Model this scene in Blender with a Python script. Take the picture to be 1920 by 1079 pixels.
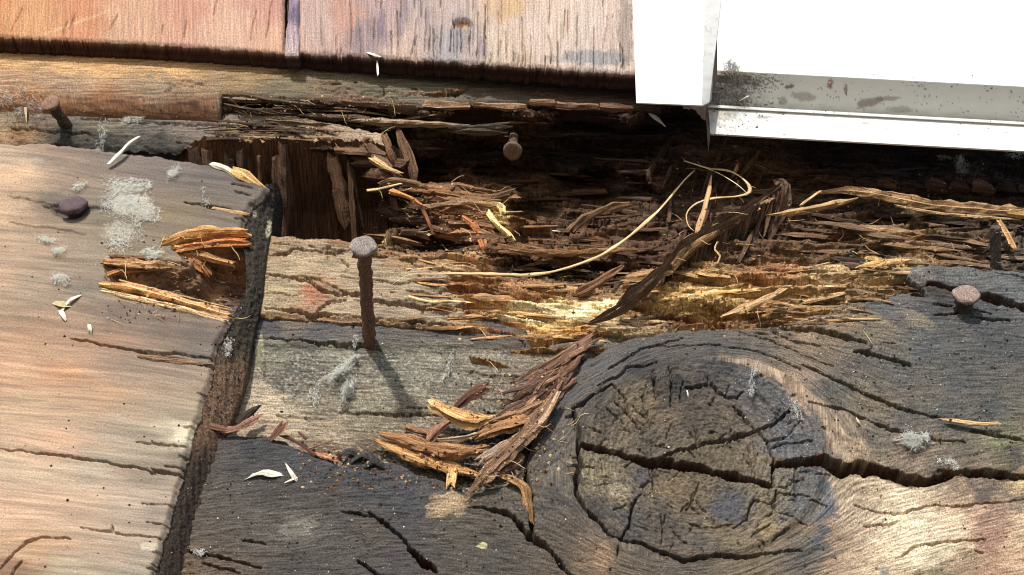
import bpy, math, random
import numpy as np
from mathutils import Vector

# ------------------------------------------------------------------ camera, sky, sun, exposure
SC = bpy.context.scene
for o in list(bpy.data.objects): bpy.data.objects.remove(o)
FOV = math.radians(50.0)
TILT = math.radians(42.0)            # the lens looks up at the wall from below
PX = 0.0002                          # one photo pixel on the wall is 0.2 mm
F = 960.0 / math.tan(FOV / 2)
DIST = F * PX
CT, ST = math.cos(TILT), math.sin(TILT)
CAM = np.array([0.0, -DIST * CT, -DIST * ST])
BASE_Z = 1.4                         # height of the picture's centre above the ground
cd = bpy.data.cameras.new('camera'); cam = bpy.data.objects.new('camera', cd)
SC.collection.objects.link(cam)
cd.angle = FOV; cd.sensor_fit = 'HORIZONTAL'; cd.clip_start = 0.005; cd.clip_end = 500
cam.location = (CAM[0], CAM[1], CAM[2] + BASE_Z)
cam.rotation_euler = (math.pi / 2 + TILT, 0, 0)
cd.dof.use_dof = True; cd.dof.focus_distance = DIST * 0.985; cd.dof.aperture_fstop = 40; cd.lens_unit = 'FOV'
SC.camera = cam

SUN = Vector((-0.22, -0.80, 0.50)).normalized()      # towards the sun
w = bpy.data.worlds.new('World'); SC.world = w; w.use_nodes = True
nt = w.node_tree; bg = nt.nodes['Background']
sky = nt.nodes.new('ShaderNodeTexSky'); sky.sky_type = 'NISHITA'; sky.sun_disc = False
sky.sun_elevation = math.asin(SUN.z); sky.sun_rotation = math.atan2(SUN.x, SUN.y)
sky.air_density = 1.0; sky.dust_density = 1.0
nt.links.new(sky.outputs[0], bg.inputs[0]); bg.inputs[1].default_value = 0.15
sl = bpy.data.lights.new('sun', 'SUN'); sl.energy = 4.1; sl.angle = math.radians(2.2); sl.color = (1, .94, .85)
so = bpy.data.objects.new('sun', sl); SC.collection.objects.link(so)
so.rotation_euler = SUN.to_track_quat('Z', 'Y').to_euler(); so.location = (0, -3, 5)
SC.view_settings.view_transform = 'Standard'; SC.view_settings.look = 'None'
SC.view_settings.gamma = 1; SC.view_settings.exposure = 0.20
SC.cycles.max_bounces = 6; SC.cycles.pixel_filter_type = 'BLACKMAN_HARRIS'; SC.cycles.filter_width = 1.05

# ------------------------------------------------------------------ maths helpers
RNG = np.random.RandomState(7)
_perm = RNG.permutation(256).astype(np.int32)
_ang = RNG.rand(256) * 2 * np.pi
_gx, _gy = np.cos(_ang).astype(np.float32), np.sin(_ang).astype(np.float32)

def pn(x, y, seed=0):
    x = np.asarray(x, np.float64) + seed * 17.31; y = np.asarray(y, np.float64) + seed * 9.73
    xi = np.floor(x).astype(np.int64); yi = np.floor(y).astype(np.int64)
    fx = (x - xi).astype(np.float32); fy = (y - yi).astype(np.float32)
    def g(a, b):
        k = _perm[(_perm[(a + seed * 31) & 255] + b) & 255]
        return _gx[k], _gy[k]
    ux = fx * fx * fx * (fx * (fx * 6 - 15) + 10); uy = fy * fy * fy * (fy * (fy * 6 - 15) + 10)
    a, b = g(xi, yi); n00 = a * fx + b * fy
    a, b = g(xi + 1, yi); n10 = a * (fx - 1) + b * fy
    a, b = g(xi, yi + 1); n01 = a * fx + b * (fy - 1)
    a, b = g(xi + 1, yi + 1); n11 = a * (fx - 1) + b * (fy - 1)
    return ((n00 * (1 - ux) + n10 * ux) * (1 - uy) + (n01 * (1 - ux) + n11 * ux) * uy) * 1.5

def fbm(x, y, o=4, seed=0, g=0.5):
    s = 0; a = 1.0; t = 0
    for i in range(o):
        s = s + a * pn(x * 2 ** i, y * 2 ** i, seed + i * 3); t += a; a *= g
    return s / t

def sstep(a, b, x):
    t = np.clip((x - a) / (b - a), 0, 1); return t * t * (3 - 2 * t)

def rgb(*c):
    c = np.array(c, float) / 255.0
    return np.where(c <= 0.04045, c / 12.92, ((c + 0.055) / 1.055) ** 2.4)

def PW(x, y, h):
    """photo pixel + height above the wall plane (in px units, out of the wall) -> world"""
    x, y, h = np.broadcast_arrays(np.asarray(x, float), np.asarray(y, float), np.asarray(h, float))
    rx = (x - 960) / F; ry = (539.5 - y) / F
    dy = CT - ry * ST; dz = ST + ry * CT
    t = (-h * PX - CAM[1]) / dy
    return np.stack([CAM[0] + t * rx, CAM[1] + t * dy, CAM[2] + t * dz + BASE_Z], -1)

def polyseg_dist(X, Y, pts, closed=False):
    d = np.full(X.shape, 1e9); S = np.zeros(X.shape); acc = 0.0
    P = list(pts) + ([pts[0]] if closed else [])
    tot = sum(math.hypot(P[i + 1][0] - P[i][0], P[i + 1][1] - P[i][1]) for i in range(len(P) - 1)) or 1
    for i in range(len(P) - 1):
        ax, ay = P[i][:2]; bx, by = P[i + 1][:2]
        L = math.hypot(bx - ax, by - ay) or 1e-6
        t = np.clip(((X - ax) * (bx - ax) + (Y - ay) * (by - ay)) / L ** 2, 0, 1)
        dd = np.hypot(X - ax - t * (bx - ax), Y - ay - t * (by - ay))
        m = dd < d; d = np.where(m, dd, d); S = np.where(m, (acc + t * L) / tot, S); acc += L
    return d, S

def poly_sdf(X, Y, P):
    d, _ = polyseg_dist(X, Y, P, True)
    ins = np.zeros(X.shape, bool); n = len(P)
    for i in range(n):
        ax, ay = P[i]; bx, by = P[(i + 1) % n]
        if ay == by: continue
        c = ((ay > Y) != (by > Y)) & (X < (bx - ax) * (Y - ay) / (by - ay) + ax)
        ins ^= c
    return np.where(ins, d, -d)

def idw(X, Y, pts, vals, p=2.0, warp=14, seed=50, sx=1.0, sy=1.0):
    Xw = X + warp * fbm(X / 60, Y / 30, 6, seed, .68) * 3; Yw = Y + warp * fbm(X / 60, Y / 30, 6, seed + 9, .68) * 2.2
    vals = np.asarray(vals, float); W = 0; A = 0
    for (a, b), v in zip(pts, vals):
        w_ = 1.0 / ((((Xw - a) * sx) ** 2 + ((Yw - b) * sy) ** 2) + 60.0) ** p
        W = W + w_; A = A + (w_[..., None] * v if np.ndim(v) else w_ * v)
    return A / (W[..., None] if vals.ndim > 1 else W)

def cracks(X, Y, lst, jit=3.0, seed=90):
    """carve depth along traced polylines: (points, width, depth)"""
    D = np.zeros(X.shape)
    for k, (pts, wd, dp) in enumerate(lst):
        xs = [p[0] for p in pts]; ys = [p[1] for p in pts]; m = wd * 2 + 12
        sel = (X > min(xs) - m) & (X < max(xs) + m) & (Y > min(ys) - m) & (Y < max(ys) + m)
        if not sel.any(): continue
        x, y = X[sel], Y[sel]
        jx = x + jit * (1.2 * pn(x / 27, y / 27, seed + k) + .7 * pn(x / 10, y / 10, seed + k) + .3 * pn(x / 4, y / 4, seed + k)); jy = y + jit * (1.3 * pn(x / 31, y / 31, seed + 5 + k) + .9 * pn(x / 12, y / 12, seed + 7 + k) + .35 * pn(x / 4.3, y / 4.3, seed + 9 + k))
        d, s = polyseg_dist(jx, jy, pts)
        ww = wd * .5 * (0.25 + 0.75 * np.sin(np.clip(s, 0.0, 1) * np.pi) ** .6) * (1 + .5 * pn(s * 14, s * 0, seed + k))
        ww = np.maximum(ww * (.8 if wd < 9 else 1), 0.7)
        D[sel] = np.maximum(D[sel], dp * (1 - sstep(ww * .72, ww * 1.12 + .9, d)))
    return D

# ------------------------------------------------------------------ materials
def wood_mat(name, su=.02, sv=.35, amt=.45, bump=.5, rough=.85, speck=.35, spec=.25, grit=.7):
    m = bpy.data.materials.new(name); m.use_nodes = True; t = m.node_tree; N = t.nodes; L = t.links
    b = N['Principled BSDF']; b.inputs['Roughness'].default_value = rough; b.inputs['Specular IOR Level'].default_value = spec
    a = N.new('ShaderNodeAttribute'); a.attribute_name = 'Col'
    uv = N.new('ShaderNodeAttribute'); uv.attribute_name = 'grain'
    def noise(s1, s2, det, dist=0.0):
        mp = N.new('ShaderNodeVectorMath'); mp.operation = 'MULTIPLY'; mp.inputs[1].default_value = (s1, s2, 1)
        L.new(uv.outputs['Vector'], mp.inputs[0])
        n = N.new('ShaderNodeTexNoise'); n.inputs['Scale'].default_value = 1; n.inputs['Detail'].default_value = det
        n.inputs['Roughness'].default_value = .65; n.inputs['Distortion'].default_value = dist
        L.new(mp.outputs[0], n.inputs['Vector']); return n
    n1 = noise(su, sv, 5, .3); n2 = noise(.33, .33, 4)
    def rng(n, lo, hi):
        r = N.new('ShaderNodeMapRange'); r.inputs[1].default_value = .36; r.inputs[2].default_value = .64
        r.inputs[3].default_value = lo; r.inputs[4].default_value = hi; L.new(n.outputs[0], r.inputs[0]); return r
    r1 = rng(n1, 1 - amt, 1 + amt); r2 = rng(n2, 1 - speck, 1 + speck)
    mu = N.new('ShaderNodeMath'); mu.operation = 'MULTIPLY'; L.new(r1.outputs[0], mu.inputs[0]); L.new(r2.outputs[0], mu.inputs[1])
    vm = N.new('ShaderNodeVectorMath'); vm.operation = 'SCALE'; L.new(a.outputs['Color'], vm.inputs[0]); L.new(mu.outputs[0], vm.inputs['Scale'])
    L.new(vm.outputs[0], b.inputs['Base Color'])
    if grit > 0:
        n3 = noise(.42, .42, 3); n3.inputs['Roughness'].default_value = .8
        rp = N.new('ShaderNodeValToRGB'); e = rp.color_ramp.elements
        e[0].position = .36; e[0].color = (1 - .7 * grit,) * 3 + (1,); e[1].position = .42; e[1].color = (1, 1, 1, 1)
        x1 = e.new(.585); x1.color = (1, 1, 1, 1); x2 = e.new(.66); x2.color = (1 + 1.1 * grit,) * 3 + (1,)
        L.new(n3.outputs[0], rp.inputs[0]); m2 = N.new('ShaderNodeVectorMath'); m2.operation = 'MULTIPLY'
        L.new(vm.outputs[0], m2.inputs[0]); L.new(rp.outputs[0], m2.inputs[1]); L.new(m2.outputs[0], b.inputs['Base Color'])
    ad = N.new('ShaderNodeMath'); ad.operation = 'ADD'; L.new(n1.outputs[0], ad.inputs[0]); L.new(n2.outputs[0], ad.inputs[1])
    bp = N.new('ShaderNodeBump'); bp.inputs['Strength'].default_value = bump; bp.inputs['Distance'].default_value = PX * 2.5
    L.new(ad.outputs[0], bp.inputs['Height']); L.new(bp.outputs[0], b.inputs['Normal'])
    return m

M_WOOD = wood_mat('weathered_wood')
M_SMOOTH = wood_mat('brown_plank_wood', su=.010, sv=.14, amt=.2, bump=.45, speck=.22, rough=.75, grit=.35)
M_SIDING = wood_mat('weathered_plywood', su=.012, sv=.3, amt=.26, bump=.6, speck=.28, grit=.5)
M_CHAR = wood_mat('charcoal_weathered_wood', su=.03, sv=.3, amt=.45, bump=.7, speck=.45, rough=.8, spec=.3, grit=.75)
M_ROT = wood_mat('rotten_wood', su=.02, sv=.5, amt=.6, bump=.9, speck=.35)
M_DIRT = wood_mat('crusted_dirt', su=.2, sv=.2, amt=.5, bump=1.0, speck=.6, rough=.9)
M_PAINT = wood_mat('white_painted_metal', su=.02, sv=.02, amt=.02, bump=.03, speck=.03, rough=.4, spec=.4, grit=0)
M_RUST = wood_mat('rusty_iron', su=.2, sv=.2, amt=.5, bump=.9, speck=.5, rough=.7, spec=.4)
M_FIBRE = wood_mat('pale_fibre', su=.02, sv=.3, amt=.2, bump=.1, speck=.15, rough=.9, grit=0)

# ------------------------------------------------------------------ mesh builders
def mesh_obj(name, V, Q, C, UV, mat, parent=None, origin=None, label=None, cat=None, group=None, kind=None, smooth=True, tris=False):
    V = np.asarray(V, float).reshape(-1, 3); Q = np.asarray(Q, np.int64).reshape(-1, 3 if tris else 4); k = Q.shape[1]
    me = bpy.data.meshes.new(name)
    org = np.array(origin if origin is not None else (V.mean(0) if len(V) else (0, 0, 0)))
    Vl = V - org
    me.vertices.add(len(V)); me.vertices.foreach_set('co', Vl.astype(np.float32).ravel())
    me.loops.add(Q.size); me.loops.foreach_set('vertex_index', Q.astype(np.int32).ravel())
    me.polygons.add(len(Q)); me.polygons.foreach_set('loop_start', np.arange(0, Q.size, k, dtype=np.int32))
    me.polygons.foreach_set('loop_total', np.full(len(Q), k, np.int32))
    me.polygons.foreach_set('use_smooth', np.full(len(Q), smooth, bool))
    ca = me.attributes.new('Col', 'FLOAT_COLOR', 'POINT')
    CC = np.ones((len(V), 4), np.float32); C = np.broadcast_to(C, (len(V), 3)); sat = {'rotten_wood': .84, 'charcoal_weathered_wood': .68, 'brown_plank_wood': .68}.get(mat.name, SAT); C = C * sat + (C @ np.array([.3, .55, .15]))[:, None] * (1 - sat); CC[:, :3] = np.clip(C, 0.004, .9)
    ca.data.foreach_set('color', CC.ravel())
    ga = me.attributes.new('grain', 'FLOAT_VECTOR', 'POINT')
    G = np.zeros((len(V), 3), np.float32); G[:, :2] = UV; ga.data.foreach_set('vector', G.ravel())
    me.update(calc_edges=True); me.materials.append(mat)
    o = bpy.data.objects.new(name, me); SC.collection.objects.link(o)
    if parent is not None:
        o.parent = parent; o.location = Vector(org) - Vector(parent.location)
    else: o.location = org
    if label: o['label'] = label
    if cat: o['category'] = cat
    if group: o['group'] = group
    if kind: o['kind'] = kind
    return o

def empty(name, loc, label, cat, group=None):
    e = bpy.data.objects.new(name, None); SC.collection.objects.link(e); e.location = loc; e.empty_display_size = .005
    e['label'] = label; e['category'] = cat
    if group: e['group'] = group
    return e

def grid_idx(ny, nx):
    i = np.arange(ny * nx).reshape(ny, nx)
    return np.stack([i[:-1, :-1], i[1:, :-1], i[1:, 1:], i[:-1, 1:]], -1).reshape(-1, 4)

def sheet(name, poly, h0, hback, fieldfn, colfn, uvfn, mat, step=(2.1, 1.35), rag=(3, 14), skirt=(60, 40, 28), ray=False, holes=None, **kw):
    """a board: outline in photo px on the plane h0, relief along the wall normal, sides going back to hback"""
    xs = [p[0] for p in poly]; ys = [p[1] for p in poly]
    if not isinstance(step, tuple): step = (step, step)
    sx_, sy_ = step; step = (sx_ * sy_) ** .5
    gx = np.arange(min(xs) - 2 * sx_, max(xs) + 2 * sx_, sx_); gy = np.arange(min(ys) - 2 * sy_, max(ys) + 2 * sy_, sy_)
    X, Y = np.meshgrid(gx, gy)
    jx = rag[0] * (fbm(X / rag[1] / 2.7, Y / rag[1] / 2.7, 5, 71, .6) * 2.4); jy = rag[0] * (fbm(X / rag[1] / 3.1, Y / rag[1] / 2, 5, 77, .6) * 2.4)
    S = poly_sdf(X + jx, Y + jy, poly)
    if holes:
        for hp in holes: S = np.minimum(S, -poly_sdf(X + jx, Y + jy, hp))
    g0, g1 = np.gradient(S, sy_, sx_); gn = np.hypot(g0, g1) + 1e-3
    keepv = S > -step * .75
    cell = keepv[:-1, :-1] & keepv[1:, :-1] & keepv[1:, 1:] & keepv[:-1, 1:]
    Q = grid_idx(*X.shape)[cell.ravel()]
    mv = np.clip(-S, 0, step); Xm = X + g1 / gn * mv; Ym = Y + g0 / gn * mv
    H, H0 = fieldfn(X, Y, S)
    W = PW(Xm, Ym, H0)
    W[..., 1] -= H * PX
    C = colfn(X, Y, S, H); U = uvfn(X, Y); U = (U[0], U[1] + .8 * np.minimum(H + 8, 0))
    V = W.reshape(-1, 3); C = C.reshape(-1, 3); U = np.stack([U[0].ravel(), U[1].ravel()], -1)
    # boundary edges -> skirt
    e = np.concatenate([Q[:, [0, 1]], Q[:, [1, 2]], Q[:, [2, 3]], Q[:, [3, 0]]])
    key = np.minimum(e[:, 0], e[:, 1]) * (X.size + 1) + np.maximum(e[:, 0], e[:, 1])
    u, inv, cnt = np.unique(key, return_inverse=True, return_counts=True)
    be = e[cnt[inv] == 1]
    bv = np.unique(be); n0 = len(V)
    levels = 4 if hback is not None else 0
    if levels:
        mp = np.full(n0, -1); mp[bv] = np.arange(len(bv))
        prev = None; allV = [V]; allC = [C]; allU = [U]; SQ = []
        top = V[bv]; hb = -hback * PX
        for l in range(1, levels + 1):
            f = (l / levels); vv = top.copy(); vv[:, 1] = top[:, 1] * (1 - f) + hb * f
            nz = pn(top[:, 0] / PX / 9, top[:, 2] / PX / 9 + l * 3.1, 5) * 2.6 * PX
            vv[:, 2] += nz; vv[:, 0] += nz * .5
            allV.append(vv); cc = rgb(*skirt) * (1 + .35 * pn(top[:, 0] / PX / 30, top[:, 2] / PX / 30 + l * 1.7, 6) + .3 * (l % 2 * 2 - 1))[:, None]; allC.append(cc)
            uu = U[bv].copy(); uu[:, 1] += l * abs(hback) / levels; allU.append(uu)
        def idx(l, v): return v if l == 0 else n0 + (l - 1) * len(bv) + mp[v]
        for l in range(levels):
            SQ.append(np.stack([idx(l, be[:, 1]), idx(l, be[:, 0]), idx(l + 1, be[:, 0]), idx(l + 1, be[:, 1])], -1))
        V = np.concatenate(allV); C = np.concatenate(allC); U = np.concatenate(allU); Q = np.concatenate([Q] + SQ)
    used = np.unique(Q); rm = np.full(len(V), -1); rm[used] = np.arange(len(used))
    return mesh_obj(name, V[used], rm[Q], C[used], U[used], mat, **kw)

def resample(pts, n):
    P = np.array(pts, float); d = np.r_[0, np.cumsum(np.hypot(*(P[1:, :2] - P[:-1, :2]).T))]
    s = np.linspace(0, d[-1], n)
    return np.stack([np.interp(s, d, P[:, k]) for k in range(P.shape[1])], -1), s

def smooth_path(pts, n):
    P = np.array(pts, float)
    if len(P) > 2:
        Q = [P[0]]
        for i in range(len(P) - 1):
            p0 = P[max(i - 1, 0)]; p1 = P[i]; p2 = P[i + 1]; p3 = P[min(i + 2, len(P) - 1)]
            for t in np.linspace(0, 1, 7)[1:]:
                Q.append(.5 * ((2 * p1) + (p2 - p0) * t + (2 * p0 - 5 * p1 + 4 * p2 - p3) * t * t + (3 * p1 - p0 - 3 * p2 + p3) * t ** 3))
        P = np.array(Q)
    return resample(P, n)[0]

def loft(name, rows, nx, ny, relief, colfn, mat, uvfn=None, **kw):
    """a surface through polylines (x, y, h) in photo px"""
    R = np.array([resample(r, nx)[0] for r in rows]); k = len(rows)
    t = np.linspace(0, k - 1, ny); i = np.minimum(t.astype(int), k - 2); f = (t - i)[:, None, None]
    G = R[i] * (1 - f) + R[i + 1] * f
    X, Y, H = G[..., 0], G[..., 1], G[..., 2]
    W = PW(X, Y, H); rl = relief(X, Y, H); W[..., 1] -= rl * PX
    C = colfn(X, Y, H)
    U = uvfn(X, Y) if uvfn else (X, Y)
    return mesh_obj(name, W.reshape(-1, 3), grid_idx(ny, nx), C.reshape(-1, 3), np.stack([U[0].ravel(), U[1].ravel()], -1), mat, **kw)

def strip_geo(pts, wd, th, col, seed=0, K=9, ends=(.8, .6), endcol=None, rag=.9, flat=False, wob=.25):
    """a torn sliver of wood: 3-D path in photo px, irregular fibrous cross-section, ragged ends"""
    r = np.random.RandomState(seed + 11)
    P0 = np.array(pts, float); Lp = np.hypot(*(P0[1:, :2] - P0[:-1, :2]).T).sum()
    n = int(np.clip(Lp / 7, 7, 50))
    P = smooth_path(pts, n); W = PW(P[:, 0], P[:, 1], P[:, 2])
    T = np.gradient(W, axis=0); T /= np.linalg.norm(T, axis=1)[:, None] + 1e-12
    Nn = np.array([0, -1.0, 0.15]); B = np.cross(T, Nn); B /= np.linalg.norm(B, axis=1)[:, None] + 1e-9; Nn = np.cross(B, T)
    s = np.linspace(0, 1, n)
    prof = np.minimum(1, np.minimum(ends[0] + (1 - ends[0]) * sstep(0, .16 + .2 * r.rand(), s), ends[1] + (1 - ends[1]) * sstep(0, .16 + .2 * r.rand(), 1 - s)))
    prof = prof * (1 + wob * pn(s * Lp / 40, s * 0, seed + 3) * 1.5)
    a = np.linspace(0, 2 * np.pi, K, endpoint=False) + r.rand(K) * .35
    rk = 1 + (r.rand(K) - .5) * .75
    V = []; C = []; U = []
    tone = 1 + (r.rand(K) - .5) * .5
    eo = (r.rand(2, K) - .3) * wd * rag
    base = np.array(rgb(*col)); ec = rgb(*endcol) if endcol else base * 1.15
    for j in range(n):
        rr = rk * (1 + .22 * pn(np.arange(K) * 3.3, np.full(K, s[j] * Lp / 22), seed + 8) * 1.6)
        e = 1 - min(1, min(j, n - 1 - j) / 2.5)
        off = (eo[0] * -1 if j < n / 2 else eo[1]) * e
        step_ = (np.cos(a) * rr * wd / 2 * prof[j])[:, None] * B[j] * PX + (np.sin(a) * rr * th / 2 * prof[j])[:, None] * Nn[j] * PX + off[:, None] * T[j] * PX
        V.append(W[j] + step_)
        ee = np.clip(1 - min(s[j], 1 - s[j]) * 8, 0, 1)
        C.append((base * (1 - ee) + ec * ee) * (tone * (1 + .35 * pn(np.arange(K) * 2.7, np.full(K, s[j] * Lp / 35), seed)))[:, None])
        U.append(np.stack([np.full(K, s[j] * Lp) + seed * 31, np.arange(K) * wd * 3 / K], -1))
    V = np.concatenate(V); C = np.concatenate(C); U = np.concatenate(U)
    Q = []
    for j in range(n - 1):
        for k in range(K):
            k2 = (k + 1) % K; Q.append((j * K + k, j * K + k2, (j + 1) * K + k2, (j + 1) * K + k))
    c0 = len(V); V = np.concatenate([V, [V[:K].mean(0) + T[0] * wd * .15 * PX, V[-K:].mean(0) - T[-1] * wd * .15 * PX]])
    C = np.concatenate([C, [ec * .9, ec * .9]]); U = np.concatenate([U, U[:1], U[-1:]])
    for k in range(0, K):
        k2 = (k + 1) % K
        Q.append((c0, k2, k, k)); Q.append((c0 + 1, (n - 1) * K + k, (n - 1) * K + k2, (n - 1) * K + k2))
    return V, Q, C, U

def quads_to_mesh(name, V, Q, C, U, mat, **kw):
    T = []
    for q in Q:
        if q[2] == q[3]: T.append(q[:3])
        else: T.append((q[0], q[1], q[2])); T.append((q[0], q[2], q[3]))
    return mesh_obj(name, V, T, C, U, mat, tris=True, **kw)

def splinter(name, pts, wd, th, col, seed, parent=None, mat=None, smooth=False, **kw):
    V, Q, C, U = strip_geo(pts, wd, th, col, seed, **{k: kw.pop(k) for k in list(kw) if k in ('K', 'ends', 'endcol', 'rag', 'wob')})
    return quads_to_mesh(name, V, Q, C, U, mat or M_ROT, parent=parent, smooth=smooth, **kw)

def speckcol(X, Y, base, pts, seed, p=2.0, warp=14, streak=None, sx=1., sy=1.):
    c = idw(X, Y, [q[:2] for q in pts], [rgb(*q[2]) for q in pts], p, warp, seed, sx, sy)
    return c

def blobs(C, X, Y, lst, seed=200):
    for k, (cx, cy, rx, ry, ang, col, st) in enumerate(lst):
        ca, sa = math.cos(ang), math.sin(ang)
        dx, dy = X - cx, Y - cy; u = (dx * ca + dy * sa) / rx; v = (-dx * sa + dy * ca) / ry
        d = np.sqrt(u * u + v * v) + .55 * fbm(X / 22, Y / 14, 4, seed + k) + .25 * pn(X / 4, Y / 3, seed + k + 3)
        m = (1 - sstep(.75, 1.1, d)) * st
        C = C * (1 - m[..., None]) + rgb(*col) * m[..., None]
    return C

ALB = 0.80; SAT = 0.80      # seen colour -> base colour

# ------------------------------------------------------------------ ground (lights the undersides) and the sheathing behind
def box_sheet(name, c, sx, sy, sz, col, **kw):
    x, y, z = sx / 2, sy / 2, sz / 2
    V = [(c[0] + a * x, c[1] + b * y, c[2] + d * z) for a in (-1, 1) for b in (-1, 1) for d in (-1, 1)]
    Q = [(0, 1, 3, 2), (4, 6, 7, 5), (0, 4, 5, 1), (2, 3, 7, 6), (0, 2, 6, 4), (1, 5, 7, 3)]
    return mesh_obj(name, V, Q, rgb(*col), np.array(V)[:, :2] * 1000, kw.pop('mat', M_WOOD), smooth=False, **kw)
box_sheet('ground', (0, 0, -.05), 60, 60, .1, (120, 112, 98), kind='structure')
box_sheet('wall_sheathing', (0, .075, BASE_Z + .05), .9, .01, .8, (62, 42, 30), kind='structure')

# ------------------------------------------------------------------ plywood siding
def uv_vert(X, Y): return Y, X * 1.0
sid_cr = []
r = random.Random(3)
def ybot(x): return 70 + (x) * 66 / 1187
for k in range(58):
    x = 590 + 590 * r.random() ** .7; y1 = ybot(x) + r.uniform(-22, 2); L = r.choice([16, 30, 50, 80]) * r.uniform(.6, 1.2)
    sid_cr.append(([(x, y1), (x + r.uniform(-2, 2), y1 - L * .5), (x + r.uniform(-3, 3), y1 - L)], r.uniform(1.8, 2.8), r.uniform(6, 12)))
for k in range(16):
    x = r.uniform(600, 1170); y1 = r.uniform(0, 80); sid_cr.append(([(x, y1), (x + r.uniform(-3, 3), y1 - r.uniform(30, 90))], 2.8, 9))
for x, y0, y1, lean in [(20, 60, 15, 22), (130, 55, 25, 12), (205, 55, 28, 16), (118, 62, 40, 8), (400, 30, 0, 8), (470, 75, 20, 10), (345, 70, 40, 5), (500, 70, 0, 10), (303, 62, 45, 4)]:
    sid_cr.append(([(x, y0), (x + lean, y1)], 1.9, 7))
sid_cr.append(([(885, 40), (884, 108)], 6, 10)); sid_cr.append(([(859, 55), (858, 108)], 4, 8))
def sid_h(X, Y, S):
    lean = np.clip((560 - X) / 560, 0, 1) * .45
    v = X + (Y - 100) * lean
    H = 1.6 * fbm(v / 6, Y / 120, 4, 21) + 1.0 * fbm(v / 2.5, Y / 60, 2, 24)
    H = H * np.where(X > 560, 1.3, .9)
    H -= cracks(X, Y, sid_cr, 1.1, 400)
    H -= 4 * (1 - sstep(0, 5, S))
    # knot chip-out
    d = np.hypot((X - 866) / 19, (Y - 43) / 11) + .3 * fbm(X / 8, Y / 8, 3, 33)
    H -= 14 * (1 - sstep(.7, 1.0, d))
    return H, 58.0 + 0 * X
SID_PTS = [(-60, 0, (225, 150, 80)), (0, -80, (225, 150, 85)), (60, 50, (226, 165, 110)), (150, 10, (222, 150, 105)), (250, 50, (226, 178, 150)), (350, 0, (218, 160, 140)),
           (430, 60, (228, 186, 166)), (500, 10, (216, 160, 150)), (510, 80, (228, 180, 158)), (600, 40, (205, 180, 182)), (640, 20, (205, 160, 150)), (700, 60, (170, 150, 165)), (720, 10, (198, 170, 180)),
           (790, 30, (190, 175, 185)), (760, 80, (215, 190, 185)), (830, 10, (205, 185, 190)), (930, 70, (222, 205, 198)), (950, 10, (228, 195, 165)), (1000, 60, (224, 205, 205)),
           (1060, 20, (230, 210, 205)), (1150, 30, (224, 205, 205)), (1100, 60, (220, 205, 208)), (850, 80, (175, 175, 195)), (880, 100, (190, 175, 185)), (980, 110, (215, 195, 185))]
def sid_c(X, Y, S, H):
    C = speckcol(X, Y, None, SID_PTS, 31, 1.8, 16, sx=1.4)
    C = blobs(C, X, Y, [(1120, 108, 62, 16, .05, (125, 145, 175), .6), (1050, 112, 30, 7, .1, (135, 150, 172), .5), (715, 45, 8, 30, .1, (120, 110, 150), .55),
                        (755, 40, 9, 40, .2, (135, 130, 165), .5), (905, 90, 10, 25, 0, (130, 125, 155), .5), (1172, 60, 14, 80, 0, (120, 115, 120), .55), (670, 70, 7, 40, .1, (140, 130, 160), .4),
                        (866, 43, 17, 9, 0, (150, 90, 35), .9), (872, 44, 5, 6, 0, (235, 210, 160), .8), (965, 15, 22, 20, 0, (222, 185, 130), .5), (150, 40, 80, 3, -.35, (235, 200, 160), .6)], 210)
    C = C * (1 + .16 * fbm(X / 5, Y / 90, 3, 35))[..., None]
    eb = 1 - sstep(1, 7, S + 3 * pn(X / 5, Y / 5, 3))
    return (C * (1 - .55 * eb[..., None]) + rgb(95, 60, 50) * .55 * eb[..., None]) * ALB * .72 * np.array([1.06, .98, .82])
s1 = sheet('siding_sheet', [(-250, -130), (534, -130), (533, 100), (300, 84), (0, 70), (-250, 54)], 58, 14, sid_h, sid_c, uv_vert, M_SIDING, step=(1.25, 2.4), rag=(1.5, 9), skirt=(74, 44, 34),
      label='orange-tan plywood siding sheet left of the lapped joint', cat='siding')
s2 = sheet('siding_sheet', [(557, -130), (1200, -130), (1200, 140), (1000, 126), (870, 118), (700, 108), (557, 99)], 58, 14, sid_h, sid_c, uv_vert, M_SIDING, step=(1.25, 2.4), rag=(2.2, 8), skirt=(60, 36, 30),
      label='pinkish cracked plywood siding sheet with blue stain beside the white window frame', cat='siding')
def jh(X, Y, S): return 1.4 * fbm(X / 4, Y / 60, 3, 44) - 4 * (1 - sstep(0, 4, S)), 64.0 + 0 * X
def jc(X, Y, S, H):
    return (idw(X, Y, [(545, 0), (545, 60), (555, 30), (538, 90)], [rgb(150, 125, 150), rgb(175, 150, 160), rgb(110, 95, 120), rgb(190, 165, 165)], 2, 8, 4)) * ALB * .9
sheet('joint_strip', [(546, -130), (563, -130), (561, 50), (560, 103), (533, 103), (536, 60), (542, 0)], 64, 30, jh, jc, uv_vert, M_WOOD, step=1.6, rag=(1, 8), skirt=(70, 50, 50),
      label='narrow lavender-grey strip covering the joint of the two siding sheets', cat='siding strip')

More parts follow.
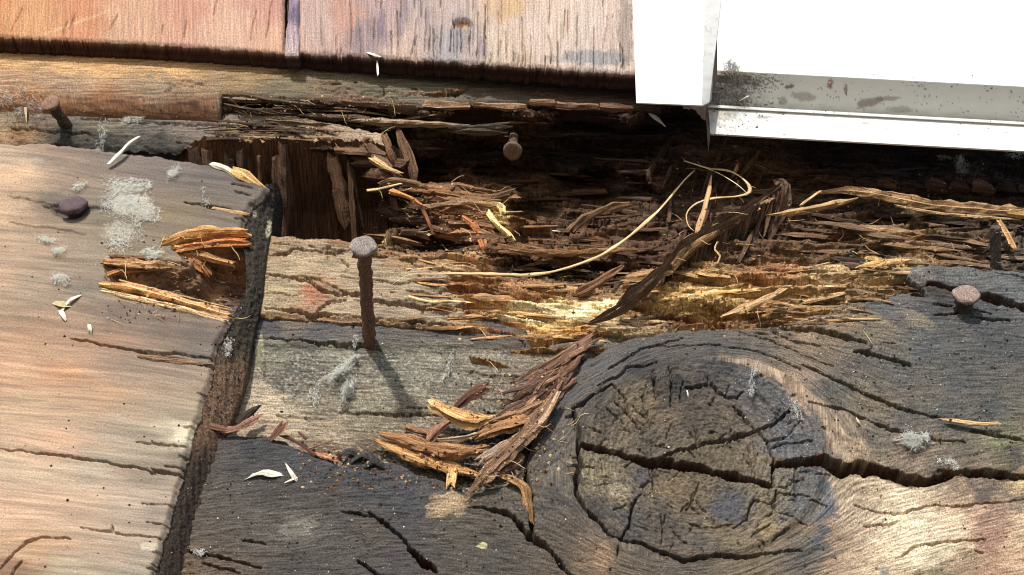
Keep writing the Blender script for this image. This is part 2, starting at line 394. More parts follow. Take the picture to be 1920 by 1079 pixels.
# ------------------------------------------------------------------ trim board under the siding
def trim_h(X, Y, S):
    bl = np.interp(X, [-120, 0, 200, 405, 420], [178, 186, 197, 205, 205])
    yy = (bl - Y)
    rnd = np.where(X < 425, 62 * (1 - np.sqrt(np.clip(1 - (1 - np.clip(yy / 40, 0, 1)) ** 2, 0, 1))), 0)
    H = 2.0 * fbm(X / 160, Y / 5, 4, 61) + 1.2 * fbm(X / 40, Y / 2.5, 2, 63) - rnd
    H -= cracks(X, Y, [([(315, 158), (345, 163), (385, 160)], 6, 5), ([(310, 170), (325, 165)], 5, 6), ([(340, 155), (360, 152), (390, 165)], 4, 5), ([(580, 165), (900, 183)], 3, 6), ([(620, 176), (760, 186)], 3, 5)], 5, 420)
    H -= 6 * (1 - sstep(0, 5, S)) * (X > 405)
    return H, 14.0 - 26 * sstep(450, 1100, X)
TR = [(0, 120, (196, 150, 88)), (150, 130, (206, 158, 92)), (330, 132, (196, 150, 88)), (480, 145, (150, 120, 75)), (0, 150, (170, 130, 95)), (120, 155, (158, 128, 100)), (300, 160, (150, 125, 98)), (400, 175, (140, 115, 85)), (60, 178, (176, 118, 66)),
      (200, 188, (150, 100, 60)), (350, 195, (130, 85, 55)), (560, 160, (120, 105, 78)), (520, 170, (110, 98, 75)), (700, 165, (104, 96, 74)), (800, 175, (105, 98, 78)), (950, 180, (95, 84, 70)), (1100, 185, (90, 72, 58)), (650, 180, (120, 95, 75)), (1180, 180, (80, 64, 52))]
def trim_c(X, Y, S, H):
    C = speckcol(X, Y, None, TR, 65, 1.8, 12, sx=.35)
    return C * (1 + .28 * fbm(X / 140, Y / 3, 3, 66) + .15 * fbm(X / 8, Y / 5, 2, 67))[..., None] * ALB
trim = sheet('trim_board', [(-250, 34), (1240, 60), (1240, 205), (1100, 196), (980, 194), (860, 193), (800, 199), (700, 190), (610, 187), (540, 184), (470, 178), (415, 172), (412, 190), (405, 206), (200, 198), (0, 187), (-250, 174)],
      15, -60, trim_h, trim_c, lambda X, Y: (X, Y), M_WOOD, rag=(2, 12), skirt=(48, 30, 22),
      label='long tan trim board under the siding with a rounded lower edge, broken off towards the middle', cat='board')

# ------------------------------------------------------------------ grey strip board below the trim, with torn fibrous underside
def st_h(X, Y, S):
    H = 3.0 * fbm(X / 150, Y / 6, 4, 81) + 1.8 * fbm(X / 30, Y / 3, 3, 83)
    H += 6 * sstep(235, 262, Y) * fbm(X / 12, Y / 9, 3, 84) * sstep(360, 300, X)
    H -= cracks(X, Y, [([(405, 248), (412, 252)], 4, 8), ([(415, 246), (420, 254)], 3, 8), ([(430, 247), (430, 252)], 3, 8), ([(520, 253), (524, 258), (560, 262), (640, 264)], 5, 14), ([(150, 222), (300, 232), (420, 236), (560, 245)], 4, 8),
                         ([(20, 240), (110, 248), (180, 252)], 6, 8), ([(440, 240), (620, 252)], 3, 6)], 3, 430)
    H -= 8 * (1 - sstep(0, 8, S))
    return H, -26.0 + 10 * sstep(400, 700, X)
STP = [(0, 205, (150, 125, 95)), (0, 235, (165, 135, 95)), (60, 225, (120, 105, 88)), (40, 245, (150, 110, 65)), (150, 215, (105, 98, 85)), (200, 235, (120, 110, 90)), (120, 255, (62, 60, 55)), (200, 262, (55, 54, 50)), (300, 268, (60, 58, 52)), (280, 225, (105, 100, 92)),
       (350, 240, (125, 110, 98)), (450, 235, (120, 105, 92)), (450, 258, (150, 120, 82)), (550, 262, (160, 130, 85)), (560, 245, (125, 105, 88)), (650, 252, (160, 135, 110)), (700, 258, (180, 155, 120)), (640, 270, (120, 85, 55)), (330, 215, (95, 90, 80))]
def st_c(X, Y, S, H):
    C = speckcol(X, Y, None, STP, 85, 1.8, 12, sx=.5)
    return C * (1 + .35 * fbm(X / 90, Y / 3, 3, 86) + .3 * fbm(X / 6, Y / 4, 3, 87))[..., None] * ALB
strip = sheet('strip_board', [(-250, 160), (400, 182), (560, 215), (690, 242), (718, 250), (722, 268), (700, 276), (640, 274), (560, 272), (500, 268), (400, 264), (345, 275), (330, 284), (250, 282), (100, 275), (-250, 275)],
      -14, -40, st_h, st_c, lambda X, Y: (X, Y), M_WOOD, rag=(3, 10), skirt=(66, 46, 34), label='grey cobwebbed strip board above the left plank, torn off at its right end', cat='board')
def fb_rel(X, Y, H):
    v = X + (Y - 270) * -.12
    return 30 * fbm(v / 34, Y / 220, 3, 91) + 16 * np.abs(fbm(v / 9, Y / 120, 3, 93)) + 3 * fbm(v / 3, Y / 60, 2, 94)
def fb_col(X, Y, H):
    v = X + (Y - 270) * -.12
    c = idw(X, Y, [(360, 275), (450, 300), (560, 290), (650, 290), (730, 300), (450, 400), (600, 400), (700, 420)], [rgb(150, 100, 60), rgb(125, 82, 52), rgb(120, 78, 50), rgb(110, 72, 46), rgb(95, 65, 42), rgb(90, 58, 42), rgb(92, 60, 42), rgb(95, 60, 40)], 1.6, 10, 95)
    return c * (1 + .5 * fbm(v / 5, Y / 60, 3, 96))[..., None] * ALB
loft('torn_underside', [[(330, 262, -16), (480, 262, -16), (600, 268, -16), (700, 270, -18), (752, 285, -30)],
                        [(330, 290, -50), (480, 300, -60), (620, 305, -62), (700, 308, -60), (765, 320, -60)],
                        [(380, 400, -150), (480, 400, -165), (620, 400, -175), (700, 390, -160), (775, 390, -140)],
                        [(400, 480, -200), (480, 480, -230), (620, 485, -235), (700, 480, -220), (775, 470, -180)]], 240, 120, fb_rel, fb_col, M_ROT,
     lambda X, Y: (Y, X), parent=strip, label='dark vertical fibres torn open under the strip')

_r = random.Random(404)
for k in range(15):
    x = _r.uniform(350, 750); y0 = 272 + (x - 365) * .03 + _r.uniform(-2, 26); L = _r.uniform(60, 190); f0 = (y0 - 268) / 170; f1 = min(1.1, (y0 + L - 268) / 170); lean = _r.uniform(0, 30)
    splinter('splinter', [(x, y0, -18 - 150 * f0), (x + lean * .5, y0 + L / 2, -16 - 75 * (f0 + f1)), (x + lean, y0 + L, -18 - 150 * f1)], _r.uniform(8, 34), _r.uniform(5, 14), _r.choice([(88, 62, 44), (76, 54, 40), (66, 48, 36), (104, 74, 50)]), 4000 + k, strip, K=7, ends=(.95, .8), rag=.9, wob=.1)

# ------------------------------------------------------------------ big left plank
PL_EDGE = [(505, 352), (492, 372), (470, 385), (462, 410), (452, 432), (462, 470), (468, 530), (456, 570), (432, 600), (408, 640), (398, 700), (384, 745), (366, 800), (344, 880), (322, 960), (300, 1030), (288, 1079), (262, 1210)]
HOLE = [(188, 535), (196, 512), (192, 492), (215, 482), (300, 487), (345, 490), (322, 470), (312, 458), (350, 440), (395, 431), (452, 430), (480, 440), (500, 500), (500, 560), (470, 590), (430, 602), (370, 588), (300, 572), (225, 556)]
pl_cr = [([(345, 380), (380, 385), (420, 392), (462, 400)], 6, 14), ([(130, 635), (200, 648), (270, 662), (330, 672), (395, 686)], 4, 14), ([(268, 660), (330, 664), (396, 672)], 5, 8), ([(270, 664), (330, 678), (396, 686)], 5, 10),
         ([(0, 843), (100, 852), (200, 868), (270, 880), (345, 892)], 4, 14), ([(285, 880), (345, 893)], 7, 14), ([(255, 830), (350, 838)], 4, 8), ([(150, 990), (240, 1003), (300, 1008)], 3, 7), ([(210, 988), (211, 998)], 5, 9),
         ([(0, 1065), (30, 1035), (50, 1015), (80, 1008), (130, 1010)], 5, 10), ([(20, 1079), (40, 1050)], 4, 8), ([(310, 873), (350, 880)], 4, 7), ([(20, 368), (100, 385), (150, 395)], 3, 5), ([(440, 360), (470, 366)], 3, 8), ([(435, 345), (475, 352)], 3, 8), ([(440, 410), (460, 412)], 3, 8),
         ([(80, 384), (120, 400), (140, 402)], 10, 8), ([(160, 390), (210, 392)], 4, 6), ([(20, 420), (120, 432), (160, 440)], 3, 4)]
r = random.Random(5)
for k in range(16):
    y = r.uniform(340, 1079); ex = np.interp(y, [p[1] for p in PL_EDGE], [p[0] for p in PL_EDGE]); L = r.choice([10, 16, 22, 40, 60])
    pl_cr.append(([(ex + 3, y + L * .08), (ex - L, y)], r.uniform(2.4, 4.5), r.uniform(4, 9)))
def pl_psi(X, Y): return Y + 18 * fbm(X / 420, Y / 160, 2, 101) - .11 * X
def pl_h(X, Y, S):
    p = pl_psi(X, Y)
    H = .8 * fbm(X / 400, p / 16, 3, 102) + .35 * fbm(X / 90, p / 3.5, 3, 103) + .5 * fbm(X / 4, Y / 4, 2, 107)
    H -= cracks(X, Y, pl_cr, 2.0, 440)
    H -= 9 * (1 - sstep(0, 11, S)) ** 1.5
    # nail-head dent
    d = np.hypot((X - 128) / 42, (Y - 396) / 20); H -= 8 * (1 - sstep(.3, 1, d))
    # rot hole, stepped inside along the grain
    s = poly_sdf(X + 7 * fbm(X / 16, Y / 7, 3, 105), Y + 6 * fbm(X / 14, Y / 7, 3, 106), HOLE)
    up = sstep(600, 470, Y + (X - 190) * -.12)
    d1 = np.clip(s, 0, None)
    depth = 10 * sstep(0, 5, d1) + 26 * sstep(8, 22, d1 + 8 * fbm(X / 30, Y / 5, 3, 108)) + 44 * sstep(22, 40, d1 + 9 * fbm(X / 30, Y / 6, 3, 109))
    lower = sstep(545, 575, Y - (X - 300) * .10)
    depth = depth * (1 - .62 * lower)
    rel = 9 * fbm(X / 50, Y / 4, 4, 110) + 3 * fbm(X / 10, Y / 2.5, 2, 113)
    H = H - depth + rel * sstep(2, 14, d1)
    return H, 40.0 + 0 * X
PLP = [(-60, 330, (220, 170, 120)), (20, 330, (205, 165, 130)), (0, 400, (200, 165, 130)), (120, 300, (140, 120, 110)), (200, 300, (125, 112, 108)), (300, 320, (118, 106, 112)), (400, 330, (105, 98, 104)), (440, 370, (112, 102, 100)), (120, 380, (110, 100, 98)), (200, 400, (128, 118, 105)), (320, 400, (130, 112, 88)),
       (420, 420, (120, 108, 102)), (60, 460, (175, 145, 122)), (160, 470, (140, 125, 112)), (260, 460, (140, 125, 105)), (60, 530, (165, 145, 125)), (150, 540, (125, 115, 108)), (0, 520, (190, 155, 125)), (120, 600, (170, 135, 110)), (220, 590, (115, 100, 98)), (300, 610, (118, 102, 95)), (380, 625, (110, 98, 100)),
       (40, 640, (190, 145, 110)), (200, 640, (165, 122, 92)), (300, 650, (140, 118, 105)), (370, 660, (112, 104, 104)), (0, 690, (205, 155, 115)), (120, 700, (195, 140, 95)), (250, 690, (150, 130, 118)), (340, 700, (150, 130, 118)), (60, 760, (200, 165, 130)), (200, 740, (195, 150, 110)), (320, 760, (165, 145, 125)), (365, 770, (165, 150, 130)),
       (100, 830, (205, 160, 128)), (250, 820, (170, 155, 142)), (345, 815, (218, 205, 180)), (340, 850, (130, 118, 108)), (60, 890, (190, 165, 140)), (180, 880, (170, 158, 145)), (290, 890, (150, 135, 125)), (0, 950, (215, 170, 140)), (120, 940, (210, 170, 142)), (240, 950, (185, 162, 148)), (300, 960, (155, 140, 135)), (60, 1020, (200, 155, 110)), (180, 1030, (185, 158, 138)),
       (270, 1030, (165, 150, 140)), (20, 1070, (150, 110, 80)), (140, 1075, (180, 165, 142)), (250, 1080, (150, 140, 132)), (0, 280, (175, 150, 130)), (-80, 700, (215, 165, 125)), (-80, 1000, (215, 170, 135))]
def pl_c(X, Y, S, H):
    p = pl_psi(X, Y)
    C = speckcol(X, Y, None, PLP, 111, 1.25, 14, sx=.55, sy=1.3)
    C = C * (1 + .36 * fbm(X / 380, p / 12, 4, 112) + .12 * fbm(X / 120, p / 2.5, 2, 118))[..., None]
    red = sstep(.05, .35, fbm(X / 300, p / 26, 3, 119))[..., None] * .22
    C = C * (1 - red) + C * np.array([1.12, .86, .68]) * red
    C = blobs(C, X, Y, [(285, 400, 45, 12, .1, (150, 125, 85), .5), (345, 818, 22, 16, 0, (228, 218, 195), .6), (130, 395, 45, 14, .1, (70, 64, 66), .5), (470, 345, 28, 10, .4, (90, 78, 70), .6), (280, 1025, 18, 8, 0, (215, 205, 180), .6)], 230)  # the dark patch beneath the nail head is its shadow, painted in
    C = C * (1 + .22 * fbm(X / 600, p / 30, 3, 301))[..., None]
    C = blobs(C, X, Y, [(a, b, c, d, 0, (205, 206, 196), e) for a, b, c, d, e in [(248, 385, 46, 20, .6), (238, 350, 34, 8, .5), (225, 435, 32, 24, .35), (113, 521, 13, 10, .5), (112, 470, 12, 6, .6), (88, 452, 15, 5, .5), (325, 325, 12, 6, .5), (285, 475, 24, 7, .4), (150, 348, 12, 4, .5), (60, 300, 26, 6, .2)]], 320)
    s = poly_sdf(X + 7 * fbm(X / 16, Y / 7, 3, 105), Y + 6 * fbm(X / 14, Y / 7, 3, 106), HOLE)
    m = sstep(0, 4, s)[..., None]
    hc = idw(X, Y, [(200, 500), (210, 540), (300, 565), (400, 590), (240, 500), (330, 450), (420, 440), (430, 460), (380, 480), (340, 500), (430, 500), (330, 540), (420, 560), (280, 535), (400, 540)],
             [rgb(170, 115, 60), rgb(222, 185, 120), rgb(205, 155, 98), rgb(190, 135, 85), rgb(185, 130, 75), rgb(205, 140, 60), rgb(205, 140, 60), rgb(170, 110, 50), rgb(185, 130, 70), rgb(130, 85, 50), rgb(95, 65, 42), rgb(110, 90, 72), rgb(125, 118, 108), rgb(110, 84, 60), rgb(100, 85, 70)], 2, 8, 115)  # the hole's lit lower slope and shaded depth are painted into these colours
    hc = hc * (1 + .5 * fbm(X / 40, Y / 3, 3, 116))[..., None]
    return (C * (1 - m) * .90 * np.array([1.05, 1.0, .80]) + hc * m) * ALB
def pl_open_h(X, Y, S): return pl_h(X, Y, S)
plank = sheet('wall_plank', [(-250, 252), (0, 264), (80, 266), (150, 272), (240, 284), (330, 296), (385, 303), (420, 314), (455, 326), (488, 340)] + PL_EDGE + [(-250, 1210)],
      40, -20, pl_h, pl_c, lambda X, Y: (X, pl_psi(X, Y)), M_SMOOTH, rag=(3.5, 14), skirt=(64, 56, 46), label='big brown wall plank on the left with a rot hole at its right edge', cat='plank')
# its end, crusted with dirt
def en_rel(X, Y, H):
    f = sstep(640, 700, Y)
    return (7 * fbm(X / 9, Y / 9, 4, 121) + 2.5 * fbm(X / 3, Y / 3, 2, 122)) * (1 - .4 * f) + f * 8 * fbm(X / 7, Y / 70, 3, 123)
def en_col(X, Y, H):
    f = sstep(640, 710, Y)[..., None]
    c = rgb(62, 56, 46) * (1 + .5 * fbm(X / 6, Y / 6, 3, 124))[..., None]
    d = rgb(110, 84, 62) * (1 + .6 * fbm(X / 4, Y / 50, 3, 125))[..., None]
    lo = sstep(800, 880, Y)[..., None]; d = d * (1 - lo) + rgb(62, 50, 42) * lo
    return blobs((c * (1 - f) + d * f), X, Y, [(504, 432, 6, 16, .1, (190, 185, 150), .95), (478, 402, 3, 6, .2, (170, 160, 130), .8), (480, 352, 8, 6, 0, (120, 85, 45), .8), (480, 376, 4, 4, 0, (210, 180, 120), .8)], 250) * ALB
ER = [(515, 345), (521, 375), (519, 430), (510, 470), (504, 500), (498, 560), (490, 610), (482, 650), (476, 700), (462, 750), (446, 792), (430, 830), (400, 900), (380, 980), (360, 1060), (320, 1210)]
EM = [tuple(p) for p in resample(ER, 40)[0]]
EL = [tuple(p) for p in resample([(498, 344), (486, 376), (464, 390), (455, 412), (452, 436), (458, 470), (464, 530), (452, 570), (428, 600), (404, 640), (394, 700), (380, 745), (362, 800), (340, 880), (318, 960), (296, 1030), (284, 1079), (258, 1210)], 40)[0]]
end = loft('plank_end', [[(x, y, 30) for x, y in EL], [(a * .6 + c * .4, b * .6 + d * .4, 24) for (a, b), (c, d) in zip(EL, EM)], [(a * .15 + c * .85, b * .15 + d * .85, 4) for (a, b), (c, d) in zip(EL, EM)], [(x + 3, y, -50) for x, y in EM], [(x + 10, y, -120) for x, y in EM]],
     420, 60, en_rel, en_col, M_DIRT, parent=plank, label='plank end crusted with black dirt and flecks of pale mould')

# ------------------------------------------------------------------ rotten beam: cavity, torn yellow wood, layered right side
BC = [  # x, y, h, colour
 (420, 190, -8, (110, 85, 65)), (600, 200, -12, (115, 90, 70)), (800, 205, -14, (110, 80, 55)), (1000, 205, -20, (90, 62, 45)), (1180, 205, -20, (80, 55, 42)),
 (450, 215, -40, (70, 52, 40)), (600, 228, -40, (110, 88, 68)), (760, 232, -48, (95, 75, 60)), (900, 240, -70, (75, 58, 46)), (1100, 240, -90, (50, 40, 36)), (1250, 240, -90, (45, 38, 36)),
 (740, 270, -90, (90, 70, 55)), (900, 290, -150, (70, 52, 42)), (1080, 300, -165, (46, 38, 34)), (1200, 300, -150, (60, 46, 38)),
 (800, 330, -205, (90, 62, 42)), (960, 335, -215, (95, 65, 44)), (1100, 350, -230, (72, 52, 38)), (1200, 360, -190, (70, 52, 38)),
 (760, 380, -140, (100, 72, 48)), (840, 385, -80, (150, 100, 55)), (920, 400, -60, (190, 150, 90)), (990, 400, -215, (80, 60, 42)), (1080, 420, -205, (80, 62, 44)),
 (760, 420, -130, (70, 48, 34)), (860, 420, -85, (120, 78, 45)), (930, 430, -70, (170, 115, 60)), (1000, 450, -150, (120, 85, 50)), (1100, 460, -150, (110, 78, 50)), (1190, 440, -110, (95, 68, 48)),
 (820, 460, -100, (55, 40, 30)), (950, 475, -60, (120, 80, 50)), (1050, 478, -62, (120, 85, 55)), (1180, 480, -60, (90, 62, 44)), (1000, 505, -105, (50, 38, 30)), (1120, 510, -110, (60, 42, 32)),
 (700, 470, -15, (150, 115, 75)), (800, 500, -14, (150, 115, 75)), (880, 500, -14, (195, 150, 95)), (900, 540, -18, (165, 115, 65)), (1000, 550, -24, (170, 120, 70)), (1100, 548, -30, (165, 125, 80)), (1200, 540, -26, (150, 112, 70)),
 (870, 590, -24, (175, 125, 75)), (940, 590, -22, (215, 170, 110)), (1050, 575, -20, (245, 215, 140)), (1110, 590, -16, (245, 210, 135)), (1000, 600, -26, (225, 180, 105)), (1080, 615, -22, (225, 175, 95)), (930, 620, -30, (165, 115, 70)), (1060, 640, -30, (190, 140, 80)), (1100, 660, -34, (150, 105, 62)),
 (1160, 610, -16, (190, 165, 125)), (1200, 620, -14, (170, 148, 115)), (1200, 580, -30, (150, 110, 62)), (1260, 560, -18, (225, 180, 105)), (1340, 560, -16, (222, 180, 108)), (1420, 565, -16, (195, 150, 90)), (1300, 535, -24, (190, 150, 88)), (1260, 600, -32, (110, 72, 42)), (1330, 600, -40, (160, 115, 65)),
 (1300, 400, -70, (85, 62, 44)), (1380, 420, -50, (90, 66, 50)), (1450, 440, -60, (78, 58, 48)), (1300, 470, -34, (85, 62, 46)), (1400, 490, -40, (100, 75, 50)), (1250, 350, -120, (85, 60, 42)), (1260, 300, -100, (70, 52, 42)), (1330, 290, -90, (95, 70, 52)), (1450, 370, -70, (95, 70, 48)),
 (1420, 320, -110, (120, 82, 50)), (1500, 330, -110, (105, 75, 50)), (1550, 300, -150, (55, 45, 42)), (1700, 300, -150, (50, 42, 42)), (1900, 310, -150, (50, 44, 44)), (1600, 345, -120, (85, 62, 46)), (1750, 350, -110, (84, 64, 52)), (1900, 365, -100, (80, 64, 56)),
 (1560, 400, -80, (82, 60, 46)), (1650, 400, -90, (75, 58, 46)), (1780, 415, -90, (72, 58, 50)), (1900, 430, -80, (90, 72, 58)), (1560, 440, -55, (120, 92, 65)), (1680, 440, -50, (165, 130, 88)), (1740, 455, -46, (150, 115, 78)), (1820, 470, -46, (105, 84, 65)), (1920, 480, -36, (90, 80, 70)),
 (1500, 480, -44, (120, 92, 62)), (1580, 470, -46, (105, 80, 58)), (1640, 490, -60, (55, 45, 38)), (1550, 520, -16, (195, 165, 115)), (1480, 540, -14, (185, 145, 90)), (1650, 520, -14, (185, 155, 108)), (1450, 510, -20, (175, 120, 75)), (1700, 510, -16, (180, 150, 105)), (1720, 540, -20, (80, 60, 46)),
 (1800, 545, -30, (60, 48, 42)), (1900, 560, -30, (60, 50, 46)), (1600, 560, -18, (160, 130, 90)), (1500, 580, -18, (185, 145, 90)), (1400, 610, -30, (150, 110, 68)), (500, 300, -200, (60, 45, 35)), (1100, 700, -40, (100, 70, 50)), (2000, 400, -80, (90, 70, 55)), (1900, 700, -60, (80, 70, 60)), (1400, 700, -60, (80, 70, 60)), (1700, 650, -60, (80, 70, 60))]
beam_cr = [([(1270, 575), (1330, 590), (1390, 600)], 8, 12), ([(1310, 560), (1335, 572), (1340, 590)], 5, 10), ([(1355, 550), (1362, 575)], 4, 8), ([(1230, 595), (1300, 605), (1360, 612)], 14, 30), ([(960, 470), (1100, 472), (1230, 475)], 4, 9),
           ([(860, 545), (930, 552), (1010, 560)], 4, 9), ([(900, 572), (990, 585)], 4, 8), ([(950, 602), (1040, 606), (1100, 600)], 4, 8), ([(1470, 530), (1560, 542), (1640, 548)], 5, 10)]
def beam_base(X, Y):
    return idw(X, Y, [q[:2] for q in BC], [q[2] for q in BC], 2.0, 9, 131, sx=.6, sy=1.3)
def beam_psi(X, Y):
    # grain sags through the torn middle and rises to the right
    return Y + 26 * np.exp(-((X - 1080) / 220) ** 2) * sstep(430, 600, Y) * -1 + 14 * fbm(X / 260, Y / 120, 2, 132) - .03 * X
def terr(v, n, sh=6):
    k = v * n; f = np.floor(k); t = k - f; return (f + sstep(.5 - 1 / sh, .5 + 1 / sh, t)) / n
def beam_h(X, Y, S):
    p = beam_psi(X, Y)
    H0 = beam_base(X, Y)
    a = fbm(X / 260, p / 17, 4, 133); a2 = fbm(X / 110 + 5, p / 7, 4, 134)
    lay = 50 * terr(a, 8, 12) + 18 * terr(a2, 5, 10) + 6 * fbm(X / 40, p / 2.6, 3, 135) + 3 * np.abs(fbm(X / 16, p / 3, 2, 136))
    # vertical checks that break layers into blocks
    br = np.abs(fbm(X / 34 + .2 * fbm(X / 20, p / 6, 2, 3), p / 22, 2, 137)); lay -= 7 * (1 - sstep(.0, .035, br)) * (np.abs(fbm(X / 120, p / 30, 2, 138)) > .12)
    yel = np.exp(-((X - 1080) / 150) ** 2 - ((Y - 590) / 40) ** 2)
    lay = lay * (1 - .55 * yel)
    H = lay - cracks(X, Y, beam_cr, 3, 450)
    return H, H0
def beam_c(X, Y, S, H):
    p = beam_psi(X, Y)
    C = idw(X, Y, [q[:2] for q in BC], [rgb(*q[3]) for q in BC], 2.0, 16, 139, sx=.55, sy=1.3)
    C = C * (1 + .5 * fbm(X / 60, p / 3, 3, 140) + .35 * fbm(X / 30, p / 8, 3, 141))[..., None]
    o = sstep(.12, .4, fbm(X / 60, p / 12, 3, 142))[..., None] * .5
    C = C * (1 - o) + C * np.array([1.15, .84, .6]) * o
    C = blobs(C, X, Y, [(935, 415, 12, 26, -.5, (235, 200, 115), .85), (905, 392, 26, 9, 0, (232, 200, 125), .7), (950, 440, 14, 12, 0, (225, 185, 110), .8), (845, 400, 40, 10, .1, (190, 110, 45), .7), (1045, 586, 110, 20, -.04, (255, 238, 180), .9),
                        (1130, 576, 60, 16, -.2, (255, 240, 185), .9), (1320, 562, 95, 24, 0, (228, 190, 118), .8), (1300, 585, 60, 8, .1, (235, 200, 120), .6), (940, 592, 40, 5, 0, (240, 215, 160), .8), (1640, 497, 40, 6, .1, (215, 170, 95), .8)], 260)
    return C * ALB
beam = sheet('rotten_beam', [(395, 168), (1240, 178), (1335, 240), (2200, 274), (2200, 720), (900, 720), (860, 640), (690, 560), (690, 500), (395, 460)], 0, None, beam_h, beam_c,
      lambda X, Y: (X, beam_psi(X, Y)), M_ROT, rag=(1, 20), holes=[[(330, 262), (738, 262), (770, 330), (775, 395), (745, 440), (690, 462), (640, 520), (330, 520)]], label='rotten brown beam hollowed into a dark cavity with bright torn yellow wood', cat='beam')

# ------------------------------------------------------------------ cracked tan board (middle) and the grey board below it
cb_cr = [([(505, 478), (530, 477), (560, 468), (600, 474), (640, 478)], 6, 16), ([(580, 462), (610, 466), (630, 470), (660, 467)], 5, 12), ([(500, 515), (540, 522), (580, 528), (600, 545), (640, 550), (690, 552)], 7, 18), ([(555, 520), (600, 524), (640, 546)], 4, 8),
         ([(495, 577), (540, 582), (590, 590), (620, 592)], 8, 20), ([(585, 590), (605, 575), (625, 565), (650, 560)], 5, 12), ([(640, 545), (690, 562), (760, 572), (875, 578)], 8, 18), ([(620, 590), (700, 597), (800, 605), (880, 612)], 4, 10), ([(690, 525), (740, 532), (770, 528)], 4, 8),
         ([(765, 548), (820, 552), (845, 540)], 4, 8), ([(795, 577), (792, 590)], 3, 8), ([(640, 490), (655, 500), (652, 512)], 3, 8), ([(720, 475), (790, 500), (850, 508)], 4, 8), ([(640, 520), (690, 522)], 3, 6), ([(510, 455), (560, 458)], 3, 6), ([(720, 560), (790, 566)], 2.6, 5), ([(500, 548), (560, 556)], 2.6, 5)]
def cb_h(X, Y, S):
    p = Y - .06 * X + 5 * fbm(X / 120, Y / 60, 2, 151)
    H = 4 * fbm(X / 120, p / 12, 4, 152) + 1.8 * fbm(X / 30, p / 4, 3, 153) + 1.0 * fbm(X / 4, Y / 4, 2, 154)
    n = fbm(X / 90, p / 9, 3, 155); H -= 7 * (1 - sstep(.0, .03, np.abs(n))) * (fbm(X / 50, Y / 30, 2, 156) > .1)
    rr = sstep(760, 860, X + 20 * fbm(X / 20, p / 6, 2, 4)); H += rr * (12 * terr(fbm(X / 60, p / 7, 3, 157), 5) - 3)
    H -= cracks(X, Y, cb_cr, 3, 460); H -= 7 * (1 - sstep(0, 7, S))
    return H, -2.0 + 0 * X
CBP = [(520, 455, (160, 132, 98)), (600, 460, (165, 142, 112)), (700, 480, (160, 140, 112)), (760, 490, (165, 130, 88)), (560, 500, (175, 152, 118)), (650, 500, (172, 150, 118)), (760, 520, (165, 148, 118)), (820, 530, (160, 142, 112)), (850, 490, (195, 155, 100)), (800, 482, (160, 118, 70)), (530, 540, (168, 148, 112)), (580, 550, (165, 105, 70)),
       (640, 570, (172, 150, 118)), (720, 560, (160, 138, 110)), (820, 575, (148, 128, 102)), (520, 570, (172, 150, 115)), (720, 590, (150, 132, 105)), (850, 595, (158, 138, 108)), (650, 450, (130, 95, 65)), (740, 468, (130, 95, 62))]
def cb_c(X, Y, S, H):
    C = speckcol(X, Y, None, CBP, 158, 1.8, 14, sx=.7)
    C = C * (1 + .25 * fbm(X / 70, Y / 3, 3, 159) + .18 * fbm(X / 4, Y / 4, 3, 160))[..., None]
    e = (1 - sstep(0, 14, S + 8 * fbm(X / 20, Y / 10, 3, 161)))[..., None] * .55
    return (C * (1 - e) + rgb(165, 115, 65) * e) * ALB
cboard = sheet('cracked_board', [(470, 440), (508, 438), (560, 441), (640, 448), (700, 460), (770, 473), (800, 478), (880, 478), (905, 492), (900, 506), (850, 516), (838, 530), (842, 542), (880, 556), (872, 575), (884, 600), (872, 616), (700, 604), (600, 596), (470, 590)],
      -2, -60, cb_h, cb_c, lambda X, Y: (X, Y - .06 * X), M_WOOD, rag=(3, 10), skirt=(120, 85, 52), label='tan weathered board split by dark cracks behind the tall rusty nail', cat='board')

gb_cr = [([(480, 640), (560, 642), (600, 648), (680, 652), (715, 658)], 4, 12), ([(640, 652), (700, 650)], 5, 10), ([(640, 775), (700, 777), (780, 776), (850, 785)], 4, 10), ([(760, 762), (830, 764)], 3, 6), ([(520, 780), (600, 785)], 3, 7), ([(880, 700), (950, 705), (1010, 715)], 3, 7), ([(665, 605), (662, 620)], 3, 7), ([(975, 640), (985, 655)], 5, 12)]
def gb_h(X, Y, S):
    p = Y - .03 * X + 4 * fbm(X / 150, Y / 60, 2, 171)
    H = 3.5 * fbm(X / 160, p / 11, 4, 172) + 1.6 * fbm(X / 30, p / 3.5, 3, 173) + 1.6 * fbm(X / 5, Y / 5, 3, 174)
    H -= cracks(X, Y, gb_cr, 3, 470)
    H += 6 * sstep(652, 640, Y - .01 * X) ; H -= 6 * (1 - sstep(0, 6, S))
    return H, -20.0 + 0 * X
